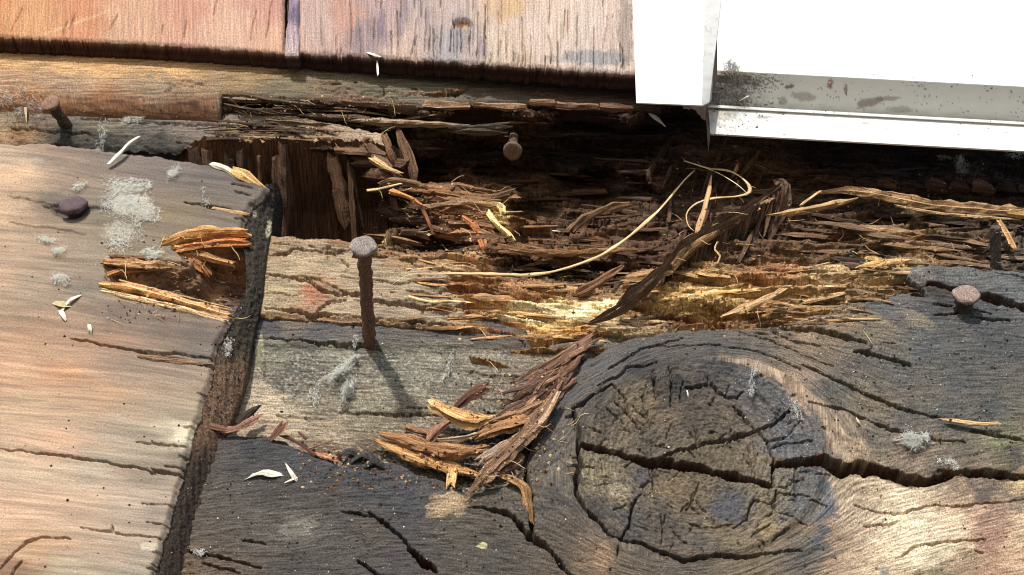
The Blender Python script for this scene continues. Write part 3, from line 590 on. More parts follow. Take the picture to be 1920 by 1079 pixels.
GBP = [(500, 610, (78, 78, 84)), (600, 620, (82, 80, 84)), (700, 625, (92, 86, 84)), (800, 630, (88, 82, 80)), (900, 635, (84, 78, 74)), (960, 640, (96, 84, 74)), (560, 600, (120, 100, 80)), (760, 610, (100, 84, 70)),
       (520, 665, (120, 118, 98)), (560, 690, (84, 82, 74)), (640, 670, (125, 122, 102)), (720, 670, (100, 98, 86)), (800, 665, (125, 118, 98)), (900, 670, (130, 120, 98)), (1000, 680, (128, 114, 92)), (540, 720, (90, 86, 76)), (640, 720, (105, 100, 84)), (750, 710, (125, 120, 102)), (850, 720, (112, 104, 86)), (950, 720, (105, 94, 76)),
       (480, 740, (178, 155, 122)), (510, 760, (195, 172, 132)), (540, 790, (180, 155, 112)), (500, 800, (170, 140, 105)), (600, 760, (125, 112, 88)), (680, 750, (128, 118, 90)), (760, 750, (118, 108, 84)), (860, 760, (118, 104, 80)), (620, 810, (150, 128, 95)), (700, 800, (128, 112, 84)), (800, 800, (125, 105, 80)), (900, 820, (60, 46, 38)), (700, 850, (90, 70, 50)), (600, 840, (110, 84, 60)), (850, 870, (70, 50, 38))]
def gb_c(X, Y, S, H):
    C = speckcol(X, Y, None, GBP, 175, 1.8, 16, sx=.7)
    C = C * (1 + .25 * fbm(X / 100, Y / 4, 3, 176))[..., None]
    lich = sstep(.02, .3, fbm(X / 7, Y / 5, 3, 177) + .35 * fbm(X / 60, Y / 20, 2, 178)) * sstep(650, 665, Y)
    C = C * (1 - .5 * lich[..., None]) + rgb(182, 172, 148) * .5 * lich[..., None]
    C = blobs(C, X, Y, [(694, 645, 16, 7, .1, (118, 74, 50), .8), (698, 662, 7, 16, 0, (118, 84, 60), .35), (640, 705, 30, 9, -.5, (190, 186, 165), .5), (655, 728, 8, 26, .3, (190, 186, 165), .45), (488, 655, 7, 36, 0, (190, 184, 150), .7), (845, 685, 5, 24, .25, (190, 186, 165), .5)], 330)
    return C * ALB
gboard = sheet('grey_board', [(430, 575), (900, 600), (985, 620), (1000, 655), (1190, 620), (1260, 640), (1100, 930), (880, 960), (600, 930), (380, 880), (390, 700)],
      -20, -60, gb_h, gb_c, lambda X, Y: (X, Y - .03 * X), M_CHAR, rag=(3, 12), skirt=(70, 55, 42), label='slate-grey board mottled with pale lichen between the tan board and the dark bottom board', cat='board')

# ------------------------------------------------------------------ bottom board with the big knot
KX, KY, KRX, KRY = 1312.0, 872.0, 238.0, 186.0
def knot_r(X, Y):
    return np.hypot((X - KX) / KRX, (Y - KY) / KRY)
def bb_psi(X, Y):
    # stream lines bending round the knot
    dx = (X - KX) / KRX; dy = (Y - KY) / KRY + .12 * dx
    r2 = dx * dx + dy * dy + .05
    return KRY * dy * (1 - 1.05 / np.maximum(r2, 1.09)) + 10 * fbm(X / 200, Y / 100, 2, 181)
bb_cr = [
 ([(1085, 848), (1130, 851), (1180, 862), (1215, 872), (1250, 872), (1300, 880), (1345, 893), (1400, 902), (1448, 916)], 15, 34), ([(1448, 862), (1448, 916)], 5, 20),
 ([(1445, 876), (1500, 874), (1545, 876), (1575, 890), (1610, 882), (1650, 884), (1700, 898), (1740, 902), (1790, 888)], 21, 40), ([(1760, 884), (1840, 886), (1930, 893), (2000, 896)], 11, 30),
 ([(1220, 868), (1262, 852), (1310, 838), (1375, 826), (1415, 814), (1450, 800), (1482, 778)], 7, 18), ([(1372, 765), (1395, 788), (1413, 812)], 6, 14), ([(1420, 812), (1436, 830), (1446, 860)], 6, 14), ([(1300, 805), (1312, 838)], 4, 8), ([(1455, 925), (1452, 940), (1446, 952)], 6, 12), ([(1455, 928), (1485, 936), (1515, 943)], 4, 9), ([(1515, 950), (1548, 955)], 3, 7),
 ([(1446, 952), (1452, 965), (1442, 975)], 5, 10), ([(1446, 952), (1412, 940), (1405, 960), (1400, 980), (1372, 996)], 4, 10), ([(1452, 965), (1480, 980), (1510, 996)], 3, 8), ([(1440, 990), (1405, 1018)], 3, 7), ([(1480, 1000), (1445, 1024)], 3, 7), ([(1490, 900), (1488, 960)], 2.6, 6),
 # ring crack
 ([(1145, 730), (1120, 748), (1098, 762), (1075, 775), (1078, 800), (1086, 822), (1082, 850), (1088, 882), (1078, 905), (1080, 930), (1092, 960), (1118, 985), (1140, 1010), (1163, 1025)], 8, 22),
 ([(1163, 1025), (1200, 1030), (1235, 1045), (1280, 1062), (1340, 1052), (1400, 1055), (1430, 1048), (1500, 1040)], 7, 18), ([(1163, 1022), (1180, 990), (1185, 955), (1200, 930)], 5, 14), ([(1120, 732), (1148, 722), (1180, 700), (1230, 690)], 4, 10), ([(1145, 730), (1170, 762), (1178, 785), (1200, 810)], 4, 12), ([(1060, 795), (1078, 790)], 4, 9), ([(1062, 882), (1090, 886), (1115, 884)], 4, 10), ([(1238, 1040), (1242, 1000), (1238, 970)], 3, 8), ([(1160, 1030), (1158, 1050)], 4, 9),
 ([(1226, 720), (1228, 752)], 4, 9), ([(1253, 700), (1258, 730), (1256, 768)], 4, 10), ([(1277, 725), (1276, 755)], 3, 8), ([(1283, 735), (1330, 728), (1352, 745), (1382, 752), (1392, 742)], 5, 12), ([(1292, 815), (1312, 840)], 3, 8), ([(1224, 880), (1226, 925)], 4, 10), ([(1215, 905), (1200, 920)], 3, 7), ([(1400, 840), (1410, 870), (1418, 900)], 2.6, 6), ([(1410, 740), (1440, 770), (1470, 800)], 2.6, 5), ([(1500, 800), (1450, 845)], 2.6, 4), ([(1445, 842), (1480, 838), (1520, 836)], 3, 7),
 ([(1285, 960), (1300, 940), (1310, 910)], 3, 7), ([(1290, 990), (1340, 995), (1375, 988)], 3, 7),
 # right side
 ([(1500, 690), (1560, 715), (1620, 738), (1680, 762), (1720, 775), (1768, 785)], 7, 18), ([(1515, 765), (1560, 772), (1610, 785), (1660, 802), (1720, 820), (1810, 830)], 5, 14), ([(1820, 808), (1860, 815), (1920, 826), (1990, 832)], 8, 18),
 ([(1400, 605), (1450, 608), (1520, 615), (1580, 630), (1625, 645)], 9, 24), ([(1600, 658), (1640, 665), (1710, 688)], 8, 20), ([(1450, 620), (1480, 640), (1540, 650)], 3, 8), ([(1655, 642), (1680, 646)], 4, 10), ([(1820, 595), (1895, 602)], 3, 9), ([(1560, 560), (1600, 580), (1640, 590)], 4, 10),
 ([(1740, 530), (1800, 548), (1850, 556), (1930, 580), (2000, 592)], 13, 26), ([(1750, 570), (1790, 572)], 5, 14), ([(1750, 592), (1830, 580), (1860, 590)], 5, 14), ([(1870, 510), (1930, 522)], 4, 10),
 ([(1600, 950), (1680, 965), (1740, 945), (1790, 948), (1930, 935)], 3, 8), ([(1620, 986), (1670, 984), (1690, 975)], 4, 8), ([(1680, 1045), (1730, 1020), (1800, 1012), (1850, 1010)], 4, 9), ([(1830, 1028), (1845, 1036)], 4, 7), ([(1280, 640), (1200, 665), (1140, 700)], 4, 10), ([(1380, 622), (1440, 640), (1500, 668), (1560, 690)], 3, 8), ([(1240, 660), (1330, 655), (1420, 668), (1500, 700)], 3, 7),
 # left side
 ([(880, 950), (930, 955), (965, 972), (985, 1000), (1015, 1022), (1045, 1050), (1075, 1085)], 9, 30), ([(985, 880), (992, 930), (996, 975), (1000, 1005)], 9, 26), ([(690, 962), (720, 980), (750, 1005), (770, 1030)], 6, 18), ([(768, 1028), (790, 1052), (820, 1072)], 11, 30), ([(455, 1012), (480, 1018), (500, 1020)], 5, 12), ([(340, 1030), (380, 1040), (440, 1050), (490, 1065)], 6, 18), ([(380, 1055), (450, 1075)], 5, 12), ([(670, 1050), (720, 1085)], 6, 14), ([(640, 960), (700, 968)], 3, 8)]
r = random.Random(19)
for k in range(38):      # fine branching checks on the knot face
    a = r.uniform(0, 6.28); q = r.uniform(.15, .9); x = KX + KRX * q * math.cos(a); y = KY + KRY * q * math.sin(a); P_ = [(x, y)]
    d = r.choice([a, a + 1.57, 1.57, 1.57]) + r.gauss(0, .25); n_ = r.randint(2, 5)
    for j in range(n_):
        d += r.gauss(0, .4); x += math.cos(d) * r.uniform(6, 13); y += math.sin(d) * r.uniform(6, 13); P_.append((x, y))
    bb_cr.append((P_, r.uniform(1.4, 2.4), r.uniform(4, 8)))
r = random.Random(9)
for k in range(34):      # short radial checks near the rim of the knot
    a = r.uniform(0, 6.28); r0 = r.uniform(.55, 1.0); r1 = r0 + r.uniform(.05, .14); da = r.uniform(-.03, .03)
    bb_cr.append(([(KX + KRX * r0 * math.cos(a), KY + KRY * r0 * math.sin(a)), (KX + KRX * r1 * math.cos(a + da), KY + KRY * r1 * math.sin(a + da))], 2.8, r.uniform(4, 8)))
BB = [(385, 812), (440, 811), (500, 816), (535, 826), (570, 842), (640, 866), (650, 840), (700, 845), (712, 862), (760, 872), (800, 890), (840, 905), (878, 922), (915, 912), (960, 900), (980, 880), (994, 850), (1000, 800), (1012, 762), (1040, 722), (1070, 695), (1100, 672), (1140, 652), (1190, 632), (1250, 622), (1310, 618), (1380, 615), (1430, 608), (1480, 598), (1520, 588), (1560, 574),
      (1585, 560), (1640, 552), (1700, 549), (1745, 550), (1730, 530), (1705, 512), (1712, 492), (1760, 494), (1850, 500), (1920, 506), (2200, 520), (2200, 1210), (310, 1210), (322, 1100), (340, 1030), (352, 960), (366, 900)]
def bb_h(X, Y, S):
    r_ = knot_r(X, Y); p = bb_psi(X, Y)
    inn = 1 - sstep(.93, 1.03, r_)
    th = np.arctan2((Y - KY) / KRY, (X - KX) / KRX)
    g = 3.6 * fbm(X / 130, p / 10, 4, 182) + 2.4 * fbm(X / 34, p / 3.2, 3, 183) + 1.6 * fbm(X / 5, Y / 5, 3, 184)
    k = 2.6 * fbm((r_ + .05 * fbm(X / 50, Y / 50, 3, 55)) * 34, th * 1.5, 3, 185, .6) + 3.4 * fbm(X / 16, Y / 16, 4, 186) + 3.2 * fbm(X / 6, Y / 5, 3, 187)
    g = g * (.8 - .5 * sstep(880, 930, Y) * sstep(1540, 1640, X)); H = g * (1 - inn) + k * inn
    H += 13 * np.exp(-(np.clip(r_ - 1.05, -1, 9) / .28) ** 2) * np.where(r_ > .8, 1, 0.85) + 6 * inn
    H += 3 * (1 - sstep(.0, .5, np.abs(r_ - 1.12)))
    n = fbm(X / 70, p / 6, 3, 188); H -= 6 * (1 - sstep(0, .014, np.abs(n))) * (1 - inn) * (fbm(X / 70, Y / 40, 2, 189) > .2)
    # polygonal checks inside the knot
    n2 = np.abs(fbm(X / 34, Y / 28, 2, 190)); H -= 4.5 * (1 - sstep(0, .02, n2)) * inn * (fbm(X / 50, Y / 50, 2, 191) > .0)
    H += 8 * sstep(878, 892, Y + .02 * (X - 1700)) * -1 * sstep(1450, 1600, X) * .5
    H -= cracks(X, Y, [(c[0], c[1], c[2] * (1.4 if c[1] >= 11 else 1.2)) for c in bb_cr], 2.4, 480)
    H -= 9 * (1 - sstep(0, 12, S)) ** 1.4
    # split fibres along the upper right edge
    e = (1 - sstep(0, 60, S)) * sstep(1350, 1450, X) * sstep(1700, 1600, X); H += e * (14 * terr(fbm(X / 60, p / 7, 3, 192), 5) - 6)
    # small pits
    pit = fbm(X / 9, Y / 9, 2, 193); H -= 5 * sstep(.52, .62, pit) * sstep(1500, 1600, X)
    H -= 3 * (1 - sstep(.3, 1, np.hypot((X - 1812) / 60, (Y - 560) / 26)))
    return H, 8.0 + 0 * X
BBP = [(400, 850, (78, 74, 74)), (480, 840, (62, 64, 70)), (580, 870, (66, 70, 80)), (420, 920, (82, 76, 72)), (520, 920, (70, 66, 64)), (600, 940, (74, 68, 66)), (480, 980, (84, 80, 76)), (560, 990, (98, 94, 88)), (400, 1010, (86, 76, 68)), (350, 1060, (105, 84, 62)), (430, 1070, (98, 82, 68)), (560, 1060, (72, 68, 68)), (680, 900, (62, 64, 72)), (760, 940, (62, 66, 78)), (700, 1000, (80, 74, 68)), (760, 960, (70, 68, 72)),
       (640, 1040, (78, 74, 72)), (740, 1060, (72, 68, 72)), (850, 1000, (84, 78, 68)), (820, 1060, (76, 72, 68)), (900, 940, (84, 76, 66)), (930, 1040, (74, 70, 66)), (1000, 900, (88, 80, 70)), (1030, 850, (84, 80, 78)), (1020, 800, (90, 86, 86)), (1050, 940, (74, 70, 70)), (1060, 1010, (86, 76, 66)), (1110, 1050, (120, 98, 76)), (1020, 1070, (88, 78, 68)), (1070, 740, (84, 82, 84)),
       (1130, 690, (88, 86, 88)), (1220, 640, (90, 88, 88)), (1200, 690, (74, 74, 78)), (1320, 640, (90, 88, 86)), (1340, 690, (70, 72, 80)), (1430, 660, (96, 90, 84)), (1260, 740, (62, 62, 64)), (1180, 780, (125, 110, 82)), (1230, 770, (115, 98, 74)), (1160, 830, (115, 104, 80)), (1140, 790, (84, 80, 74)), (1300, 780, (84, 78, 68)), (1360, 790, (92, 84, 74)), (1200, 830, (92, 84, 72)), (1120, 900, (140, 128, 95)), (1150, 930, (130, 118, 90)), (1200, 900, (84, 82, 86)),
       (1260, 920, (125, 106, 78)), (1120, 960, (80, 78, 78)), (1180, 980, (78, 78, 84)), (1240, 990, (84, 78, 72)), (1300, 930, (118, 104, 76)), (1350, 860, (112, 100, 76)), (1400, 860, (118, 104, 82)), (1300, 860, (110, 100, 78)), (1370, 955, (72, 80, 104)), (1350, 1000, (120, 106, 76)), (1430, 930, (120, 110, 84)), (1440, 1000, (142, 122, 82)), (1400, 1040, (122, 108, 80)), (1300, 1030, (88, 84, 80)), (1300, 1060, (98, 88, 80)),
       (1490, 950, (118, 112, 92)), (1500, 1000, (130, 114, 84)), (1410, 730, (86, 94, 108)), (1460, 780, (82, 90, 104)), (1480, 830, (88, 98, 112)), (1520, 860, (90, 96, 108)), (1535, 920, (86, 96, 110)), (1548, 965, (88, 100, 118)), (1530, 1010, (84, 92, 108)), (1500, 1045, (92, 88, 90)), (1440, 715, (110, 95, 80)), (1480, 740, (165, 138, 108)), (1520, 790, (130, 115, 100)),
       (1560, 740, (84, 82, 80)), (1560, 830, (150, 128, 100)), (1600, 860, (160, 136, 104)), (1580, 920, (165, 142, 110)), (1640, 830, (98, 90, 84)), (1570, 1000, (160, 132, 104)), (1600, 960, (195, 172, 138)), (1620, 900, (190, 168, 132)), (1570, 1060, (165, 138, 110)), (1680, 920, (218, 198, 158)), (1700, 980, (225, 205, 165)), (1720, 1040, (210, 190, 150)), (1660, 1060, (205, 180, 140)), (1620, 1030, (196, 168, 132)), (1700, 870, (122, 104, 88)), (1760, 880, (84, 76, 70)), (1740, 910, (200, 180, 140)),
       (1800, 905, (140, 118, 90)), (1850, 920, (98, 88, 80)), (1920, 905, (190, 160, 100)), (1920, 930, (110, 102, 92)), (1820, 960, (190, 150, 115)), (1870, 960, (150, 118, 98)), (1920, 980, (205, 172, 130)), (1790, 1000, (205, 170, 130)), (1860, 1010, (160, 118, 95)), (1900, 1050, (195, 158, 118)), (1810, 1060, (150, 125, 95)), (1760, 1070, (130, 115, 85)), (1860, 1070, (170, 130, 100)),
       (1620, 680, (84, 82, 82)), (1540, 640, (120, 105, 84)), (1640, 620, (110, 102, 86)), (1680, 700, (80, 82, 84)), (1740, 640, (78, 84, 90)), (1660, 580, (88, 92, 98)), (1800, 700, (76, 80, 84)), (1880, 650, (70, 76, 82)), (1780, 780, (78, 80, 82)), (1700, 790, (82, 82, 82)), (1860, 760, (74, 78, 80)), (1900, 850, (74, 72, 70)), (1800, 840, (98, 92, 80)), (1880, 830, (110, 112, 80)), (1640, 750, (110, 100, 76)), (1700, 840, (112, 98, 84)),
       (1600, 600, (125, 105, 78)), (1500, 610, (140, 112, 80)), (1560, 590, (150, 122, 84)), (1450, 620, (110, 98, 84)), (1720, 510, (110, 110, 110)), (1800, 510, (96, 100, 106)), (1900, 530, (92, 98, 104)), (1740, 580, (74, 78, 84)), (1850, 600, (72, 78, 86)), (1770, 545, (58, 52, 50)), (2000, 700, (74, 76, 78)), (2000, 1000, (200, 170, 130)), (600, 1150, (80, 76, 74)), (1200, 1150, (100, 88, 76))]
def bb_c(X, Y, S, H):
    p = bb_psi(X, Y); r_ = knot_r(X, Y); inn = (1 - sstep(.95, 1.05, r_))
    rk_ = r_ + .05 * fbm(X / 50, Y / 50, 3, 55)
    C = speckcol(X, Y, None, BBP, 194, 1.5, 20)
    th = np.degrees(np.arctan2((Y - KY) / KRY, (X - KX) / KRX)) + 14 * fbm(X / 40, Y / 40, 3, 11)
    rj = r_ + .11 * fbm(X / 60, Y / 50, 4, 12, .6)
    band = sstep(.76, .84, rj + .0013 * np.clip(th + 20, 0, 60)) * (1 - sstep(.97, 1.0, rj)) * sstep(-72, -55, th) * (1 - sstep(35, 50, th))
    C = C * (1 - band[..., None] * .8) + rgb(90, 96, 103) * band[..., None] * .8
    ring = sstep(.99, 1.01, rj) * (1 - sstep(1.06, 1.12, rj)) * sstep(-95, -70, th) * (1 - sstep(-10, 10, th))
    C = C * (1 - ring[..., None] * .6) + rgb(168, 142, 112) * ring[..., None] * .6
    dkr = sstep(.93, .97, rj) * (1 - sstep(1.0, 1.05, rj)) * (1 - band) * (1 - ring)
    C = C * (1 - dkr[..., None] * .3)
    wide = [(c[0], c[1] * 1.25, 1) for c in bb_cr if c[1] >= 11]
    C = C * (1 + (.22 * fbm(X / 80, p / 3.4, 3, 195)) * (1 - inn) + .25 * fbm(X / 9, Y / 7, 4, 196) + inn * .55 * fbm(X / 14, Y / 9, 5, 256, .7) + inn * .26 * fbm(rk_ * 34, 0 * X, 3, 197, .7))[..., None]
    bl = sstep(.1, .45, fbm(X / 40, Y / 26, 4, 198))[..., None] * .25
    C = C * (1 - bl) + C * np.array([.88, .94, 1.05]) * bl
    tan = sstep(.1, .4, fbm(X / 36, Y / 26, 4, 199))[..., None] * .18 * inn[..., None]
    C = C * (1 - tan) + rgb(150, 130, 92) * tan
    C = blobs(C, X, Y, [(842, 942, 38, 22, -.2, (180, 150, 104), .8), (820, 962, 20, 12, 0, (170, 142, 100), .6), (860, 960, 14, 10, 0, (170, 142, 100), .5), (1365, 955, 30, 34, .2, (88, 92, 98), .5), (562, 990, 40, 18, .1, (130, 126, 118), .5), (1720, 600, 40, 14, .5, (140, 128, 100), .5), (1630, 590, 50, 10, .4, (150, 130, 95), .5),
                        (1885, 825, 60, 14, .1, (135, 138, 95), .45), (1480, 745, 60, 10, .9, (180, 150, 118), .55), (904, 1024, 10, 7, 0, (190, 190, 120), .9), (1160, 925, 24, 14, .3, (165, 155, 125), .6), (1130, 1050, 18, 26, 0, (160, 125, 85), .6), (1725, 1000, 100, 60, 0, (232, 214, 178), .5)], 280)
    C = C * (1 - inn[..., None] * (1 - np.array([.92, .90, .90])))
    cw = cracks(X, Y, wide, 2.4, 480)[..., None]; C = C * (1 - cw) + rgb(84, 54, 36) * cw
    return C * ALB * np.array([1.05, 1.0, .92])
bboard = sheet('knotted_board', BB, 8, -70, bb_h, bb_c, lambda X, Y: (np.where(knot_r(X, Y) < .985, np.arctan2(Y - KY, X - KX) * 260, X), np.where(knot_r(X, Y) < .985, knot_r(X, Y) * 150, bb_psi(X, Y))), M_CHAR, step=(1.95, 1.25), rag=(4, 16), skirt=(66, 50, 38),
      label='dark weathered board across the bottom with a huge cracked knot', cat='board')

# ------------------------------------------------------------------ white window
win = empty('window', PW(1350, 150, 60), 'white window with a dirty metal sill at the upper right', 'window')
def wp(*a): return [tuple(q) for q in a]
def paint_c(dens=0.0):
    def f(X, Y, H):
        C = np.ones(X.shape + (3,)) * rgb(234, 236, 232)
        n = fbm(X / 4.5, Y / 3, 3, 301) + .45 * fbm(X / 60, Y / 30, 2, 302)
        corner = np.exp(-((X - 1350) / 90) ** 2) + .10
        m = sstep(.34, .44, n + .55 * corner * dens - .16) * dens
        smear = np.clip(np.exp(-((X - 1335) / 75) ** 2) * .85 * dens + .08 * dens + .28 * dens * (1 - sstep(0, 18, np.abs(Y - (198 + (X - 1330) * .057)))) * (Y < 200 + (X - 1330) * .057), 0, 1) * (.6 + .8 * fbm(X / 30, Y / 12, 3, 303))
        C = C * (1 - np.clip(smear, 0, .8)[..., None]) + rgb(105, 100, 100) * np.clip(smear, 0, .8)[..., None]
        C = C * (1 - m[..., None] * .8) + rgb(70, 58, 48) * m[..., None] * .8
        if dens == 1.0:
            C = blobs(C, X, Y, [(1508, 182, 22, 9, .1, (150, 128, 124), .6), (1632, 192, 30, 9, -.2, (128, 108, 104), .7), (1665, 185, 26, 4, -.05, (140, 124, 118), .6), (1556, 157, 6, 9, 0, (130, 100, 84), .7), (1586, 168, 4, 10, .1, (110, 105, 105), .7), (1480, 163, 10, 4, -.2, (80, 72, 70), .8),
                                    (1468, 190, 9, 7, 0, (110, 105, 108), .5), (1385, 150, 50, 10, .1, (90, 84, 88), .6), (1370, 175, 34, 22, 0, (120, 115, 118), .55), (1690, 205, 30, 6, .06, (140, 136, 136), .5)], 290)
        if dens == .55:
            C = blobs(C, X, Y, [(1465, 210, 9, 8, 0, (165, 148, 122), .5), (1435, 220, 16, 3, 0, (100, 92, 80), .6), (1622, 232, 10, 3, 0, (130, 122, 112), .6), (1355, 212, 30, 14, .3, (150, 142, 120), .5)], 295)
        return C * .92
    return f
zero = lambda X, Y, H: 0 * X
def profile(name, lines, nx, ny, dens, seedlabel=None, **kw):
    return loft(name, lines, nx, ny, zero, paint_c(dens), M_PAINT, parent=win, smooth=False, **kw)
# jamb: front face with folded sides
profile('jamb', [[(1184, -130, 20), (1186, 0, 20), (1193, 192, 20)], [(1184, -130, 128), (1186, 0, 128), (1193, 193, 128)], [(1322, -130, 128), (1322, 0, 128), (1316, 198, 128)], [(1352, -130, 112), (1352, 0, 112), (1330, 192, 112)], [(1357, -130, 96), (1357, 0, 96), (1334, 188, 60)]], 120, 33, .30)
profile('jamb_end', [[(1193, 193, 128), (1316, 198, 128), (1330, 192, 112)], [(1193, 195.5, 124), (1316, 200.5, 124), (1330, 194, 108)], [(1196, 192, 122), (1314, 196, 122), (1326, 190, 106)]], 60, 6, .4)
profile('pane', [[(1345, -130, 108), (2060, -130, 108)], [(1345, 20, 108), (2060, 50, 108)], [(1345, 132, 108), (2060, 170, 108)], [(1345, 141, 100), (2060, 179, 100)]], 240, 60, 0.0)
SL = lambda y0, h: [(1330 if y0 > 170 else 1350, y0, h), (2060, y0 + .0575 * 720, h)]
profile('sill', [[(1352, 134, 112), (2060, 172, 112)], [(1350, 140, 106), (2060, 178, 106)], [(1326, 196, 46), (2060, 236, 46)]], 320, 44, 1.0)
profile('sill_bead', [[(1326, 196, 46), (2060, 236, 46)], [(1326, 197, 54), (2060, 237.5, 54)], [(1327, 201, 55), (2060, 241, 55)], [(1327, 203, 48), (2060, 243, 48)]], 320, 8, .35)
profile('sill_flange', [[(1327, 203, 48), (2060, 243, 48)], [(1329, 214, 49), (2060, 254, 49)], [(1332, 251, 54), (2060, 291, 54)], [(1333, 254, 50), (2060, 294, 50)], [(1335, 250, 46), (2060, 290, 46)]], 320, 50, .55)
profile('sill_end', [[(1326, 196, 46), (1329, 214, 49), (1332, 251, 54)], [(1322, 215, 10), (1325, 240, 10), (1328, 285, 10)]], 20, 10, .7)

# ------------------------------------------------------------------ look-up of what stands at a pixel
bpy.context.view_layer.update()
DG = bpy.context.evaluated_depsgraph_get()
CAMV = Vector((CAM[0], CAM[1], CAM[2] + BASE_Z))
def hit(x, y, deflt=-20):
    p = PW(x, y, 0); d = (Vector(p) - CAMV).normalized()
    ok, loc, n, i, o, m = SC.ray_cast(DG, CAMV, d)
    return (-loc.y / PX) if ok else deflt

# ------------------------------------------------------------------ splinters of the rotten beam
r = random.Random(21)
def local_col(x, y):
    d = [(((x - q[0]) * .6) ** 2 + ((y - q[1]) * 1.3) ** 2 + 60, q[3]) for q in BC]; W_ = sum(1 / a ** 2 for a, _ in d)
    return np.array([sum(c[i] / a ** 2 for a, c in d) / W_ for i in range(3)])
def scatter(parent, n, region, ang, Lr, Wr, cols, lift=(2, 10), seed=0, tk=.42, bend=.07):
    rr = random.Random(seed); got = 0
    while got < n:
        got += 1
        x = rr.uniform(region[0], region[2]); y = rr.uniform(region[1], region[3]); L = rr.uniform(*Lr); a = rr.gauss(ang[0], ang[1])
        pts = []
        dx, dy = math.cos(a) * L / 2, math.sin(a) * L / 2
        hc = hit(x, y); b = rr.gauss(0, bend) * L * .3
        for t in (-1, 0, 1):
            px, py = x + dx * t, y + dy * t + (b if t == 0 else 0)
            h = hit(px, py); h = max(min(h, hc + 10), hc - 10)
            pts.append((px, py, h + rr.uniform(*lift)))
        wd = rr.uniform(*Wr) * (.6 + .4 * L / Lr[1])
        c = rr.choice(cols)
        if parent is beam: c = tuple(np.clip(local_col(x, y) * rr.uniform(.75, 1.2) * .8 + np.array(c) * .2, 20, 250))
        splinter('splinter', pts, wd, wd * tk * rr.uniform(.7, 1.5), c, rr.randint(0, 9999), parent, K=7, ends=(rr.uniform(.3, .95), rr.uniform(.3, .95)), rag=1.9, wob=.35)
DK = [(98, 70, 50), (80, 58, 44), (112, 82, 56), (70, 52, 42)]
MD = [(140, 100, 62), (165, 120, 74), (120, 86, 56), (180, 135, 85)]
YL = [(225, 185, 115), (200, 155, 92), (240, 205, 135), (180, 130, 75)]
GY = [(120, 104, 86), (100, 86, 72), (135, 112, 88)]
scatter(beam, 26, (430, 186, 780, 262), (.05, .05), (50, 170), (5, 12), GY + MD[2:3], (2, 12), 1)
scatter(beam, 16, (780, 200, 1180, 260), (.03, .05), (40, 140), (4, 10), GY + DK, (2, 8), 2)
scatter(beam, 26, (790, 260, 1230, 460), (.03, .07), (60, 190), (7, 18), DK + MD[2:3], (0, 8), 3, bend=.03)
scatter(beam, 34, (735, 350, 945, 455), (.08, .16), (30, 95), (9, 24), MD + DK, (-2, 7), 4, tk=.8, bend=.02)
scatter(beam, 16, (930, 455, 1240, 500), (-.03, .1), (50, 160), (5, 11), MD + DK, (2, 8), 5)
scatter(beam, 40, (850, 500, 1230, 640), (.02, .07), (24, 110), (5, 18), YL + MD, (-3, 3), 6, bend=.02)
scatter(beam, 22, (1230, 490, 1720, 600), (.05, .12), (30, 120), (5, 16), YL + MD, (-3, 4), 7, bend=.03)
scatter(beam, 34, (1500, 395, 1910, 500), (.1, .07), (50, 160), (8, 22), MD + DK + DK, (-2, 6), 8, bend=.03)
scatter(beam, 22, (1230, 280, 1470, 470), (-1.1, .2), (30, 120), (6, 18), DK + MD[2:3], (2, 10), 9)
scatter(beam, 18, (1340, 300, 1900, 370), (.05, .12), (30, 120), (4, 10), DK + MD[2:3], (2, 8), 10)
scatter(bboard, 14, (1420, 560, 1640, 620), (.12, .12), (30, 90), (4, 8), [(170, 140, 98), (140, 112, 78), (110, 90, 70)], (0, 4), 11)
scatter(cboard, 12, (740, 470, 890, 600), (.06, .12), (24, 90), (3, 8), YL[1:] + MD, (0, 4), 12)
# traced pieces fixed to the beam
def tr(pts, wd, th, col, seed, par=beam, **kw):
    P = []
    for q in pts: P.append((q[0], q[1], q[2] if len(q) > 2 else hit(q[0], q[1]) + 6))
    return splinter(kw.pop('name', 'splinter'), P, wd, th, col, seed, par, **kw)
tr([(722, 255, -20), (735, 290, -30), (745, 320, -60), (748, 345, -80)], 16, 16, (120, 88, 60), 31); tr([(748, 250, -30), (762, 285, -50), (772, 318, -70), (775, 345, -90)], 20, 14, (110, 80, 56), 32)
tr([(690, 268, -14), (705, 290, -30), (720, 320, -40)], 26, 18, (120, 90, 62), 33); tr([(700, 300, -30), (728, 318, -30), (750, 326, -36)], 18, 14, (210, 170, 110), 34); tr([(715, 345, -40), (745, 340, -36), (795, 352, -50)], 16, 14, (140, 105, 70), 35)
tr([(732, 360, -50), (765, 370, -45), (790, 385, -52)], 13, 12, (205, 130, 60), 36); tr([(788, 385, -60), (800, 410, -64), (812, 440, -70)], 8, 10, (150, 90, 45), 37)
tr([(800, 390, -60), (840, 384, -56), (880, 384, -54), (905, 390, -54)], 12, 14, (150, 120, 85), 38); tr([(900, 385, -50), (935, 388, -46), (942, 400, -46)], 12, 16, (240, 210, 135), 39, ends=(.8, .6))
tr([(915, 400, -48), (930, 420, -46), (950, 438, -50), (962, 450, -54)], 14, 16, (242, 212, 130), 40, ends=(.8, .4)); tr([(870, 410, -60), (890, 425, -60), (905, 455, -60), (912, 480, -50)], 13, 14, (185, 112, 55), 41)
tr([(935, 462, -56), (1010, 474, -50), (1090, 474, -50), (1190, 468, -52)], 12, 16, (150, 110, 68), 42)
tr([(1072, 432, -120), (1100, 408, -110), (1150, 388, -100), (1182, 383, -100)], 18, 16, (130, 96, 62), 43)
tr([(1085, 548, -20), (1120, 530, -20), (1165, 502, -30)], 15, 14, (125, 86, 52), 44)
